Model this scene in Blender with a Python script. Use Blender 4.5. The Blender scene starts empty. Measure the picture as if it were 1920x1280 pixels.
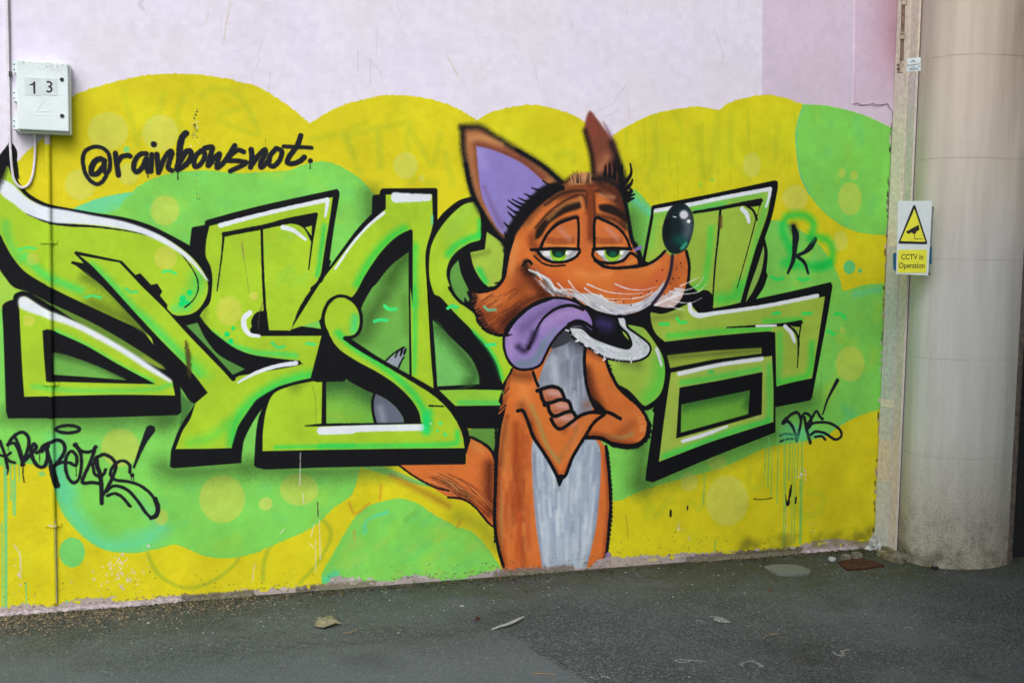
import bpy, bmesh, math, random
import numpy as np
from mathutils import noise as mnz
from mathutils import Vector

# ------------------------------------------------------------------ camera, sky, sun, exposure
SC = bpy.context.scene
COL = SC.collection
random.seed(7)
RNG = np.random.RandomState(7)
FPX, PCX, PCY, EYE = 2000.0, 960.0, 640.0, 1.6
def _nz(v): return v / np.linalg.norm(v)
_down = _nz(np.array([534 - 960, 26460 - 640, FPX]))
_n = np.cross(np.array([0 - PCX, 1153 - PCY, FPX]), np.array([1640 - PCX, 1025 - PCY, FPX]))
AX = _nz(np.cross(_down, _n)); AX = AX if AX[0] > 0 else -AX
AZ = -_down
AY = np.cross(AZ, AX)
cam_d = bpy.data.cameras.new('camera'); cam = bpy.data.objects.new('camera', cam_d); COL.objects.link(cam)
cam_d.sensor_width = 36; cam_d.lens = FPX / 1920 * 36; cam_d.clip_start = .05; cam_d.clip_end = 500
from mathutils import Matrix
# camera axes: right=(1,0,0), up=(0,-1,0), back=(0,0,-1) in image frame
cols = [np.array([1, 0, 0.]), np.array([0, -1., 0]), np.array([0, 0, -1.])]
M = Matrix([[float(a @ c) for c in cols] for a in (AX, AY, AZ)])
cam.matrix_world = Matrix.Translation((0, 0, EYE)) @ M.to_4x4()
SC.camera = cam

SUN_EL, SUN_AZ = math.radians(44), math.radians(203)      # compass bearing the light comes from (0 = +Y, clockwise)
world = bpy.data.worlds.new('World'); SC.world = world; world.use_nodes = True
wn = world.node_tree.nodes; wl = world.node_tree.links
sky = wn.new('ShaderNodeTexSky'); sky.sky_type = 'NISHITA'; sky.sun_disc = False
sky.sun_elevation = SUN_EL; sky.sun_rotation = SUN_AZ
sky.air_density = 1.0; sky.dust_density = 5.0; sky.ozone_density = 1.0
hs = wn.new('ShaderNodeHueSaturation'); hs.inputs['Saturation'].default_value = .38     # overcast: the blue washes out to grey
bg = wn['Background']; bg.inputs['Strength'].default_value = .15
wl.new(sky.outputs[0], hs.inputs['Color']); wl.new(hs.outputs[0], bg.inputs['Color'])
sun_d = bpy.data.lights.new('sun', 'SUN'); sun_d.energy = 1.2; sun_d.angle = math.radians(40); sun_d.color = (1, .985, .96)
sun = bpy.data.objects.new('sun', sun_d); COL.objects.link(sun)
_dir = Vector((math.sin(SUN_AZ) * math.cos(SUN_EL), math.cos(SUN_AZ) * math.cos(SUN_EL), math.sin(SUN_EL)))
sun.rotation_euler = _dir.to_track_quat('Z', 'Y').to_euler()
SC.view_settings.view_transform = 'Standard'; SC.view_settings.look = 'None'
SC.view_settings.gamma = 1; SC.view_settings.use_curve_mapping = False
SC.view_settings.exposure = 0.04
SC.cycles.max_bounces = 6

# ------------------------------------------------------------------ geometry of the place
def ray(x, y):
    r = np.array([x - PCX, y - PCY, FPX]); return np.array([r @ AX, r @ AY, r @ AZ])
def gnd(x, y, h=0.):
    r = ray(x, y); t = (h - EYE) / r[2]; return float(t * r[0]), float(t * r[1])
WALL_Y = gnd(0, 1153)[1]                   # the mural wall stands 5.05 m in front of the camera
def wl_(x, y):
    r = ray(x, y); t = WALL_Y / r[1]; return float(t * r[0]), float(EYE + t * r[2])
def on_y(x, y, Y):
    r = ray(x, y); t = Y / r[1]; return float(t * r[0]), float(EYE + t * r[2])

# ------------------------------------------------------------------ paint: the mural as flat print in wall metres
S = 430.0; X0, X1, Z0, Z1 = -2.5, 3.83, -.02, 3.3
CW, CH = int((X1 - X0) * S), int((Z1 - Z0) * S)
CV = np.zeros((CH, CW, 3), np.float32)
def c2(p):                                  # photo point -> canvas pixel (row 0 = bottom)
    X, Z = wl_(p[0], p[1]); return ((X - X0) * S, (Z - Z0) * S)
def lsc(p):                                 # canvas pixels per photo pixel near p
    a = c2(p); b = c2((p[0] + 10, p[1])); return math.hypot(a[0] - b[0], a[1] - b[1]) / 10
def vnoise(cell, seed=0, oct=1):
    out = np.zeros((CH, CW), np.float32); amp = 1; tot = 0
    for o in range(oct):
        r = np.random.RandomState(seed * 31 + o); cx, cz = (cell if isinstance(cell, tuple) else (cell, cell))
        cx = cx / 2 ** o; cz = cz / 2 ** o
        g = r.rand(int(CH / cz) + 3, int(CW / cx) + 3).astype(np.float32)
        xs = np.arange(CW) / cx; zs = np.arange(CH) / cz
        xi = xs.astype(int); zi = zs.astype(int); xf = (xs - xi); zf = (zs - zi)
        xf = (xf * xf * (3 - 2 * xf)).astype(np.float32)[None, :]; zf = (zf * zf * (3 - 2 * zf)).astype(np.float32)[:, None]
        a = g[zi][:, xi]; b = g[zi][:, xi + 1]; c = g[zi + 1][:, xi]; d = g[zi + 1][:, xi + 1]
        out += amp * ((a * (1 - xf) + b * xf) * (1 - zf) + (c * (1 - xf) + d * xf) * zf); tot += amp; amp *= .5
    return out / tot
NF = vnoise(5, 1, 2) - .5                    # roller and spray roughness
NM = vnoise(60, 2, 4) - .5
NG = vnoise(1.6, 3, 1) - .5
def zm(x0, y0, s):
    return lambda *pts: [((x0 + p[0] / s), (y0 + p[1] / s)) + tuple(p[2:]) for p in pts]
def cr(P, closed, n=7):
    P = [np.array(p, float) for p in P]; N = len(P); out = []
    if N < 3 and not closed:
        return [tuple(p) for p in P]
    for i in range(N if closed else N - 1):
        p1, p2 = P[i], P[(i + 1) % N]
        p0 = P[i - 1] if (closed or i > 0) else p1 * 2 - p2
        p3 = P[(i + 2) % N] if (closed or i + 2 < N) else p2 * 2 - p1
        # limited tangents so that uneven spacing does not overshoot
        L = np.linalg.norm((p2 - p1)[:2]) + 1e-6
        t1 = (p2 - p0) * .5; t2 = (p3 - p1) * .5
        for t in (t1, t2):
            l = np.linalg.norm(t[:2])
            if l > L: t *= L / l
        for k in range(n):
            u = k / n; a = 2 * u ** 3 - 3 * u ** 2 + 1; b = u ** 3 - 2 * u ** 2 + u; c = -2 * u ** 3 + 3 * u ** 2; d = u ** 3 - u ** 2
            out.append(tuple(a * p1 + b * t1 + c * p2 + d * t2))
    if not closed: out.append(tuple(P[-1]))
    return out
def curve(pts, st=False, n=6):
    """closed outline; points with a third entry (truthy) are corners"""
    if st: return [(p[0], p[1]) for p in pts]
    cs = [i for i, p in enumerate(pts) if len(p) > 2 and p[2]]
    if not cs: return [(p[0], p[1]) for p in cr([(p[0], p[1]) for p in pts], True, n)]
    out = []
    N = len(pts)
    for a, i in enumerate(cs):
        j = cs[(a + 1) % len(cs)]; j = j if j > i else j + N
        seg = [pts[k % N][:2] for k in range(i, j + 1)]
        out += (cr(seg, False, n) if len(seg) > 2 else seg)[:-1]
    return [(p[0], p[1]) for p in out]
def blend(sl, cov, color):
    c = np.array(color, np.float32) / 255.
    CV[sl] = CV[sl] * (1 - cov[..., None]) + c * cov[..., None]
def cover(P, soft, rough=0):
    P = np.array(P, float); R = abs(soft) / 2 + 2 + rough * 2
    x0 = max(0, int(P[:, 0].min() - R)); x1 = min(CW, int(P[:, 0].max() + R) + 1)
    z0 = max(0, int(P[:, 1].min() - R)); z1 = min(CH, int(P[:, 1].max() + R) + 1)
    if x1 <= x0 or z1 <= z0: return None, None
    W, H = x1 - x0, z1 - z0
    par = np.zeros((H, W + 1), np.int32); dist = np.full((H, W), 1e4, np.float32)
    N = len(P)
    for i in range(N):
        ax, az = P[i]; bx, bz = P[(i + 1) % N]
        if az != bz:
            lo, hi = (az, bz) if az < bz else (bz, az)
            r0 = max(0, int(math.ceil(lo - z0 - .5))); r1 = min(H, int(math.ceil(hi - z0 - .5)))
            if r1 > r0:
                rr = np.arange(r0, r1); zc = rr + z0 + .5
                xc = ax + (zc - az) / (bz - az) * (bx - ax)
                ci = np.clip(np.ceil(xc - x0 - .5).astype(int), 0, W)
                np.add.at(par, (rr, ci), 1)
        u0 = max(0, int(min(ax, bx) - R - x0)); u1 = min(W, int(max(ax, bx) + R - x0) + 1)
        v0 = max(0, int(min(az, bz) - R - z0)); v1 = min(H, int(max(az, bz) + R - z0) + 1)
        if u1 > u0 and v1 > v0:
            gx = (np.arange(u0, u1) + x0 + .5)[None, :] - ax; gz = (np.arange(v0, v1) + z0 + .5)[:, None] - az
            dx, dz = bx - ax, bz - az; L2 = dx * dx + dz * dz + 1e-9
            t = np.clip((gx * dx + gz * dz) / L2, 0, 1)
            d = np.sqrt((gx - t * dx) ** 2 + (gz - t * dz) ** 2)
            dist[v0:v1, u0:u1] = np.minimum(dist[v0:v1, u0:u1], d)
    ins = (np.cumsum(par, axis=1)[:, :W] % 2) == 1
    sd = np.where(ins, dist, -dist); sl = (slice(z0, z1), slice(x0, x1))
    if rough: sd = sd + NF[sl] * 2 * rough
    cov = np.clip(.5 + sd / max(soft, 1.2), 0, 1)
    return sl, (cov * cov * (3 - 2 * cov)).astype(np.float32)
def mask(pts, soft=1.5, st=False):
    m = np.zeros((CH, CW), np.float32); sl, c = cover([c2(p) for p in curve(pts, st)], soft)
    if sl: m[sl] = c
    return m
def poly(pts, color, soft=1.6, alpha=1, st=False, rough=0, clip=None):
    sl, c = cover([c2(p) for p in curve(pts, st)], soft, rough)
    if sl is None: return
    c = c * alpha
    if clip is not None: c = c * clip[sl]
    blend(sl, c, color)
def stroke(pts, r, color, soft=1.6, alpha=1, st=False, clip=None, grain=0, taper=None):
    """pts may carry their own radius as a third entry (photo px)"""
    Q = [(p[0], p[1], p[2] if len(p) > 2 else r) for p in pts]
    if len(Q) == 1: Q = Q * 2
    if taper:
        n = len(Q); Q = [(p[0], p[1], p[2] * (taper[0] + (taper[1] - taper[0]) * i / (n - 1))) for i, p in enumerate(Q)]
    if not st and len(Q) > 2: Q = cr(Q, False, 6)
    s = lsc(Q[0]); C = [c2(q) + (max(.3, q[2]) * s,) for q in Q]; soft = soft * s if soft > 2 else soft
    rm = max(c[2] for c in C) + soft / 2 + 1
    x0 = max(0, int(min(c[0] for c in C) - rm)); x1 = min(CW, int(max(c[0] for c in C) + rm) + 1)
    z0 = max(0, int(min(c[1] for c in C) - rm)); z1 = min(CH, int(max(c[1] for c in C) + rm) + 1)
    if x1 <= x0 or z1 <= z0: return
    D = np.full((z1 - z0, x1 - x0), 1e4, np.float32)
    for (ax, az, ra), (bx, bz, rb) in zip(C[:-1], C[1:]):
        R = max(ra, rb) + soft / 2 + 1
        u0 = max(0, int(min(ax, bx) - R - x0)); u1 = min(x1 - x0, int(max(ax, bx) + R - x0) + 1)
        v0 = max(0, int(min(az, bz) - R - z0)); v1 = min(z1 - z0, int(max(az, bz) + R - z0) + 1)
        if u1 <= u0 or v1 <= v0: continue
        gx = (np.arange(u0, u1) + x0 + .5)[None, :] - ax; gz = (np.arange(v0, v1) + z0 + .5)[:, None] - az
        dx, dz = bx - ax, bz - az; L2 = dx * dx + dz * dz + 1e-9
        t = np.clip((gx * dx + gz * dz) / L2, 0, 1)
        d = np.sqrt((gx - t * dx) ** 2 + (gz - t * dz) ** 2) - (ra + (rb - ra) * t)
        D[v0:v1, u0:u1] = np.minimum(D[v0:v1, u0:u1], d)
    sl = (slice(z0, z1), slice(x0, x1))
    if grain: D = D + NG[sl] * grain * soft
    D = D + NF[sl] * 1.1
    cov = np.clip(.5 - D / max(soft, 1.3), 0, 1); cov = (cov * cov * (3 - 2 * cov) * alpha).astype(np.float32)
    if clip is not None: cov = cov * clip[sl]
    blend(sl, cov, color)
def spray(pts, r, color, alpha=.6, clip=None):        # airbrush: soft edge as wide as the stroke, a little grainy
    stroke(pts, r * .5, color, soft=max(2.1, r * 1.9), alpha=min(1, alpha * 1.08), clip=clip, grain=.2)
def disc(x, y, rx, ry, color, alpha=1, soft=1.6, rough=.6, clip=None):
    poly([(x + rx * math.cos(a), y + ry * math.sin(a)) for a in [k * math.pi / 10 for k in range(20)]], color, soft, alpha, rough=rough, clip=clip)

K = (14, 16, 21); WT = (226, 234, 246); LIME = (168, 207, 46); NEON = (66, 226, 108); YEL = (214, 206, 30)
GRN = (126, 211, 90); TEAL = (108, 214, 160); INN = (112, 182, 78); OLV = (160, 188, 68)
Z1_ = zm(0, 0, 4); Z2_ = zm(0, 300, 4); Z3_ = zm(0, 540, 4); Z4_ = zm(0, 760, 2.4625)
A_ = zm(300, 330, 5.3333); B_ = zm(300, 540, 3.5556); C_ = zm(600, 330, 5.3333); D_ = zm(600, 540, 3.5556)
E_ = zm(1160, 320, 4.5714); F_ = zm(1180, 560, 3.5556); G_ = zm(130, 230, 4); H_ = zm(0, 770, 5.82)
f1 = zm(820, 180, 3.764); f2 = zm(860, 400, 4); f3 = zm(860, 620, 4); f4 = zm(720, 780, 3.5556)
K1 = zm(100, 100, 2.909); K2 = zm(560, 140, 2.909); K3 = zm(1120, 140, 3.2); K4 = zm(1100, 760, 3.31); K5 = zm(240, 840, 2.595); K6 = zm(900, 1000, 2.743)

# ---- bare wall paint
CV[:] = np.array((227, 223, 241), np.float32) / 255
poly([(1430, -400), (1429, 60), (1428, 260), (1800, 260), (1800, -400)], (212, 198, 220), 3, st=True, rough=1)
poly([(1600, -400), (1600, 60), (1597, 195), (1640, 197), (1800, 205), (1800, -400)], (210, 190, 212), 3, st=True, rough=1)
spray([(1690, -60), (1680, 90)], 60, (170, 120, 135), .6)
for i in range(26):                                     # faint drips and scuffs on the pale upper wall
    x = random.uniform(-300, 1420); y = random.uniform(-60, 190)
    stroke([(x, y), (x + random.uniform(-4, 4), y + random.uniform(15, 60))], random.uniform(.5, 1.6), random.choice([(200, 190, 190), (190, 186, 205), (206, 196, 170)]), alpha=.35)
stroke([(266, 0), (262, 10), (268, 18)], 4, (180, 178, 195), alpha=.4); stroke([(432, 5), (424, 45), (420, 75)], 1, (200, 185, 160), alpha=.6)
stroke([(838, 105), (850, 128), (858, 142)], 1.5, (205, 196, 180), alpha=.6)

def crack(x, y, dx, dy, n, col=(176, 170, 186), r=.6, clip=None):
    pts = [(x, y)]
    for _ in range(n): x += dx + U_(-6, 6); y += dy + U_(-5, 5); pts.append((x, y))
    stroke(pts, r, col, alpha=.4, st=True, clip=clip)
U_ = random.uniform
for q in ((500, 60, -2, 14, 9), (505, 130, -2, 12, 4), (742, 0, 1, 12, 5), (1180, 150, -12, 10, 7), (1160, 205, -16, 9, 6), (1000, 120, 1, 10, 4), (1340, 40, 2, 13, 6), (690, 110, 4, 8, 5)): crack(*q)
for k in range(14):
    x = U_(-200, 1400); y = U_(-60, 180); spray([(x, y), (x + U_(-60, 60), y + U_(-30, 30))], U_(30, 60), random.choice([(222, 218, 236), (232, 228, 246), (226, 220, 238)]), .25)
stroke([(1601, -10), (1600, 80), (1598, 194)], 1.2, (232, 216, 230), alpha=.8); stroke([(1598, 196), (1612, 199), (1630, 198), (1648, 201), (1660, 197), (1668, 206)], .8, (150, 126, 146), alpha=.7)
# ---- yellow clouds
cloud = [(-1300, 300, 1), (-900, 200), (-420, 170), (-60, 300, 1), (30, 307, 1), (52, 283), (85, 255), (130, 190), (145, 176), (200, 158), (260, 144), (310, 139), (360, 140), (420, 147), (480, 163), (520, 185), (560, 215), (580, 232, 1),
         (636, 200), (705, 182), (742, 179), (790, 183), (835, 195), (868, 210), (893, 226, 1), (924, 210), (979, 198), (1021, 200), (1076, 217), (1110, 240), (1145, 256, 1), (1182, 234), (1229, 213), (1295, 201), (1322, 202), (1347, 208, 1), (1370, 192),
         (1426, 179), (1464, 182), (1506, 196), (1551, 199), (1620, 217), (1685, 247, 1), (1690, 1060, 1), (1000, 1140, 1), (-1300, 1400, 1)]
poly(cloud, YEL, 2, rough=2.2)
cl = mask(cloud)
spray([(1240, 300), (1500, 260)], 90, (206, 212, 34), .8, clip=cl); spray([(960, 260), (1040, 300)], 60, (212, 218, 34), .6, clip=cl); spray([(180, 300), (120, 380)], 50, (232, 212, 34), .5, clip=cl)
# faint older writing showing through the yellow
GH = (186, 196, 40)
for p in (Z1_((920, 690), (980, 900), (1040, 1090)), Z1_((1230, 700), (1180, 860), (1050, 1010)), Z1_((1380, 720), (1330, 850), (1350, 980)), Z1_((1510, 720), (1600, 660), (1720, 680), (1840, 780), (1900, 920)),
          Z1_((1660, 860), (1780, 820)), Z1_((1640, 900), (1800, 970), (1930, 1010), (1900, 900)), K2((250, 340), (400, 300), (560, 270)), K2((430, 300), (440, 500)), K2((600, 260), (590, 400), (620, 590)), K2((610, 300), (690, 440), (730, 500), (770, 330)),
          K2((800, 430), (840, 600)), K2((250, 330), (330, 540)), K2((700, 590), (750, 600)), K2((1410, 440), (1490, 430), (1500, 480)), K3((600, 330), (640, 620), (700, 450), (720, 250)), K3((800, 250), (800, 500), (900, 620)), K3((1080, 320), (1060, 520)),
          K3((330, 220), (350, 480), (300, 640)), K3((470, 240), (500, 330)), K4((1010, 400), (1000, 490), (1060, 520), (1090, 460)), K4((1340, 480), (1300, 580), (1340, 680), (1440, 660), (1460, 560), (1380, 540)), K4((370, 600), (370, 700)), K4((400, 620), (430, 680), (480, 620)), K4((500, 590), (540, 600)), K4((640, 590), (700, 640), (730, 560)),
          K1((1400, 470), (1560, 440), (1700, 380)), K1((1600, 460), (1640, 560)), K1((1780, 440), (1790, 620))):
    stroke(p, 6, GH, soft=9, alpha=.5, clip=cl)
for p in (K5((95, 510), (130, 590), (200, 650), (300, 680), (420, 640), (520, 560), (540, 500), (440, 400), (370, 320), (350, 270)), K5((655, 640), (660, 560), (690, 480), (780, 400), (920, 340), (980, 390), (980, 450), (920, 560), (840, 650))):
    stroke(p, 4, (150, 175, 50), soft=5, alpha=.55, clip=cl)
for i in range(70):                                    # roller streaks, vertical, on the right-hand clouds
    x = random.uniform(1150, 1500); y = random.uniform(200, 320)
    stroke([(x, y), (x + random.uniform(-2, 2), y + random.uniform(20, 110))], random.uniform(.6, 3), random.choice([(192, 197, 28), (218, 212, 60), (170, 190, 34), (216, 206, 36)]), alpha=.3, clip=cl)
for k in range(110):
    x = random.uniform(-60, 1660); y = random.uniform(150, 1120)
    spray([(x, y), (x + random.uniform(-8, 8), y + random.uniform(-40, 40))], random.uniform(8, 26), random.choice([(204, 212, 36), (222, 206, 30), (196, 206, 40), (216, 198, 26), (190, 202, 36)]), .3, clip=cl)
# ---- green clouds
def green(pts, rough=1.5):
    poly(pts, GRN, 2, rough=rough); m = mask(pts)
    return m
g1 = [(50, 869, 1), (0, 873), (-120, 880), (-300, 780), (-340, 560), (-200, 420), (20, 400, 1), (135, 394, 1), (175, 377), (217, 365), (247, 361, 1), (262, 348), (285, 336), (332, 322, 1), (385, 320), (444, 325), (512, 322), (543, 320), (560, 312), (598, 303), (633, 310), (677, 337), (698, 362), (760, 420), (800, 700), (760, 800),
      (690, 860), (675, 878), (660, 925), (625, 952), (598, 979), (567, 998), (494, 1029), (480, 1036), (426, 1046), (386, 1042), (345, 1026), (329, 1020), (284, 1031), (244, 1036), (195, 1030), (154, 1004), (118, 963), (103, 922), (98, 880), (80, 872)]
m1 = green(g1)
poly(Z2_((540, 378), (700, 300), (870, 260), (995, 248), (930, 300), (870, 380), (700, 400)), TEAL, 3, .85)
spray(Z4_((255, 300), (290, 420), (380, 560), (470, 640), (620, 640), (740, 580)), 26, (96, 214, 165), .8, clip=m1)
spray(H_((620, 330), (640, 700), (760, 900)), 22, (98, 214, 160), .75, clip=m1)
spray(K5((0, 420), (160, 400), (60, 260)), 16, (110, 214, 150), .5, clip=m1)
for k in range(170):
    x = random.uniform(100, 720); y = random.uniform(310, 1040)
    spray([(x, y), (x + random.uniform(-40, 40), y + random.uniform(-18, 18))], random.uniform(6, 18), random.choice([(150, 210, 70), (104, 208, 120), (176, 208, 60), (110, 200, 100)]), .28, clip=m1)
g2 = K5((940, 660, 1), (945, 600), (980, 540), (1080, 370), (1150, 290), (1300, 245), (1400, 265), (1500, 330), (1600, 380), (1680, 410), (1760, 500), (1820, 600), (1840, 700, 1))
m2 = green(g2)
spray(K5((1260, 310), (1160, 350), (1150, 410)), 5, (80, 215, 180), .8, clip=m2); spray(K5((960, 640), (1010, 610)), 10, (70, 210, 170), .9, clip=m2)
stroke(K5((1350, 350), (1400, 310)), 5, (110, 170, 70), soft=5, alpha=.4)
for p in (K5((1230, 180), (1225, 250)), K5((1075, 265), (1105, 320), (1170, 270)), K5((1100, 400), (1100, 440)), K5((1620, 345), (1600, 385))): stroke(p, 2.6, (205, 150, 50), soft=2.5, alpha=.6)
for k in range(70):
    x, y = K5((random.uniform(1020, 1760), random.uniform(330, 640)))[0]
    spray([(x, y), (x + 14, y - 10)], 9, random.choice([(150, 205, 70), (100, 200, 110), (176, 190, 80)]), .3, clip=m2)
poly(K5((1130, 90), (1240, 90), (1420, 160), (1500, 190), (1400, 175), (1330, 150)), (116, 196, 110), 4, .9)
spray(K5((1280, 130), (1450, 220), (1560, 280)), 10, (150, 90, 40), .55); spray(K5((1600, 330), (1720, 380), (1790, 480)), 22, (110, 120, 40), .5)
g4 = K4((60, 240), (150, 580), (205, 588), (300, 545), (420, 500), (640, 440), (860, 375), (1110, 262), (1250, 235), (1470, 195), (1560, 130), (1655, 80), (1740, 45), (1822, 8), (1835, -300), (1838, -600)) + [(1657, 531, 1), (1622, 534), (1580, 545), (1576, 528), (1558, 491), (1532, 456), (1488, 425), (1444, 414), (1300, 470), (1217, 384), (1198, 362), (1179, 357), (1150, 400), (1100, 700)]
m4 = green(g4)
spray([(1180, 368), (1200, 385), (1222, 402)], 10, (100, 214, 180), .9, clip=m4); spray(K4((1240, 120), (1480, 190), (1600, 120)), 10, (98, 208, 160), .7, clip=m4)
spray([(1600, 552), (1650, 542)], 7, (90, 205, 170), .6, clip=m4); spray(K4((1600, 20), (1650, 60)), 10, (90, 205, 150), .5, clip=m4)
g5 = [(1506, 196, 1), (1498, 221), (1492, 250), (1493, 277), (1500, 327), (1517, 365), (1542, 396), (1579, 424), (1620, 438), (1690, 442, 1), (1690, 250, 1), (1620, 217), (1551, 199)]
m5 = green(g5, .8)
stroke([(1506, 198), (1498, 221), (1492, 250), (1493, 277), (1500, 327), (1517, 365)], 1.5, (90, 205, 150), alpha=.7)
for k in range(130):
    x = random.uniform(1140, 1680); y = random.uniform(200, 800)
    spray([(x, y), (x + random.uniform(-8, 8), y + random.uniform(-30, 30))], random.uniform(5, 14), random.choice([(150, 205, 60), (95, 205, 130), (190, 205, 50), (104, 190, 84)]), .3, clip=np.maximum(m4, m5))
poly([(-60, 440), (0, 470), (42, 500), (38, 560), (0, 580), (-60, 600)], (196, 205, 60), 12, .5)
# circles
PC = (205, 212, 100)
for x, y, rx, ry in ((202, 247, 38, 36), (300, 250, 34, 34), (150, 347, 29, 29), (240, 327, 20, 20), (760, 311, 23, 25), (1409, 310, 17, 23), (498, 944, 13, 12), (1363, 938, 40, 47), (1292, 903, 16, 18), (790, 335, 5, 7), (1490, 371, 24, 24), (1575, 452, 14, 19)):
    disc(x, y, rx, ry, PC, .68, soft=4)
PO = (202, 208, 84)
for x, y, rx, ry in ((309, 395, 27, 28), (225, 839, 36, 36), (416, 935, 43, 45), (302, 969, 13, 15), (1593, 373, 22, 31), (1579, 325, 6, 9), (1601, 329, 7, 9), (1593, 682, 27, 33), (1579, 619, 5, 6), (560, 917, 36, 30), (1344, 868, 18, 14)):
    disc(x, y, rx, ry, PO, .62, soft=5)
disc(135, 1035, 24, 28, (120, 214, 110), 1); disc(1592, 501, 11, 13, (100, 205, 120), 1); disc(1612, 508, 4, 4, (100, 205, 120), 1); disc(237, 281, 6, 6, (120, 214, 130), .9); disc(78, 888, 6, 5, (120, 210, 120), .8)
disc(1313, 347, 4, 5, (150, 210, 70), .6); disc(1335, 337, 4, 5, (150, 210, 70), .6)

# ---- shade sprayed behind the letters by the painter
for p in (B_((20, 1190), (100, 1230), (560, 1200)), H_((100, 60), (900, 90), (1800, 70)), F_((110, 1230), (400, 1130), (960, 910)), F_((980, 740), (1210, 690)), F_((60, 760), (40, 900)), C_((500, 200), (500, 380)), B_((20, 900), (90, 860), (200, 760)), B_((640, 1200), (1000, 1230), (1500, 1210)), F_((60, 1230), (90, 1000)), K3((0, 760), (250, 760))[:0] or E_((110, 400), (120, 700))):
    spray(p, 30, (58, 92, 40), .62)
spray(A_((1750, 300), (1900, 420)), 20, (110, 190, 80), .3)

# ================= LETTERS
PARTS = []     # (name, outline, level, parent key, label)
# --- first letter
L1b = [(-60, 330, 1), (-10, 300), (8, 280), (20, 268), (32, 286), (30, 330), (50, 360), (85, 381), (125, 390), (175, 399), (237, 409), (282, 423), (325, 444), (356, 461, 1), (375, 470), (392, 495), (398, 530), (396, 556), (384, 578), (374, 592, 1), (438, 700, 1), (391, 745, 1), (362, 756), (338, 726, 1),
       (340, 772, 1), (333, 778, 1), (170, 783), (15, 784, 1), (11, 770, 1), (6, 620), (4, 575), (12, 566), (24, 562, 1), (27, 552), (40, 546), (55, 548, 1), (25, 538), (7, 517), (-10, 495), (-60, 470, 1)]
poly(L1b, K, 2)
poly([(-60, 400, 1), (-10, 360), (4, 330), (14, 312), (24, 335), (48, 368), (85, 390), (125, 400), (175, 408), (237, 420), (282, 434), (325, 456), (360, 483), (380, 508), (389, 530), (388, 552), (377, 574), (360, 588), (335, 592), (322, 589, 1)]
     + Z2_((1250, 1140, 1), (1253, 1090, 1), (1230, 1060, 1), (1195, 1020, 1), (1212, 985, 1), (1175, 930, 1), (1130, 940, 1), (1048, 853, 1), (1010, 865, 1), (900, 765, 1), (570, 690, 1), (625, 775, 1), (535, 765, 1), (640, 850, 1), (900, 1060), (1150, 1385, 1)) +
     Z3_((1130, 370), (1050, 305), (950, 265), (700, 150), (430, 22), (200, -110), (100, -220), (30, -340), (0, -400)) + [(-10, 430), (-60, 430, 1)], LIME, 1.8)
mp = mask([(-60, 400), (-10, 360), (14, 312), (85, 390), (237, 420), (325, 456), (389, 530), (377, 574), (335, 592), (312, 572), (225, 490), (141, 472), (225, 565), (287, 632), (237, 606), (107, 545), (25, 485), (0, 440), (-60, 430)], 3)
spray(Z3_((1050, 290), (900, 215), (700, 120)), 26, (90, 110, 30), .8, clip=mp); spray(Z2_((1100, 1270), (1000, 1200), (850, 1000), (640, 880)), 16, (86, 110, 34), .7, clip=mp)
spray(Z2_((40, 480), (60, 600), (150, 760)), 14, (90, 205, 90), .7, clip=mp); spray(Z2_((180, 720), (330, 860), (480, 930), (600, 980)), 12, NEON, .8, clip=mp)
spray(Z2_((1380, 1080), (1470, 950), (1480, 880)), 20, (70, 215, 100), .7, clip=mp); spray(Z2_((1300, 1120), (1400, 1100)), 12, (90, 215, 100), .7, clip=mp)
disc(*Z2_((1420, 995))[0], 5, 5, (0, 218, 110)); disc(*Z2_((1370, 1040))[0], 6, 6, (0, 218, 110)); disc(*Z2_((1360, 1080))[0], 6, 5, (0, 218, 110)); disc(*Z2_((1405, 1072))[0], 7, 4, (10, 218, 110))
disc(61, 486, 12, 12, PO, .6, soft=4); disc(310, 484, 21, 22, PO, .75, soft=4)
stroke(Z2_((380, 470, 4), (520, 490, 3), (700, 500, 2), (900, 525, 1.5), (1060, 555, 1), (1220, 610, 1), (1340, 690, 1), (1430, 800, 1.2), (1480, 900, 1.4), (1480, 990, 1.3), (1440, 1060, 1.3), (1385, 1105, 1.3)), 1, K)
stroke(Z2_((200, 405, 1.2), (330, 455, 3), (450, 482, 3)), 1, K)
poly(Z2_((0, 250), (0, 150), (30, 150), (100, 190), (200, 285), (340, 350), (500, 378), (700, 418), (900, 455), (1050, 500), (1200, 565), (1320, 640), (1430, 730), (1510, 830), (1562, 905), (1545, 900), (1450, 790), (1330, 690), (1200, 615), (1050, 550), (850, 505), (600, 480), (430, 475), (330, 455), (200, 405), (100, 330)), WT, 5)
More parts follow.
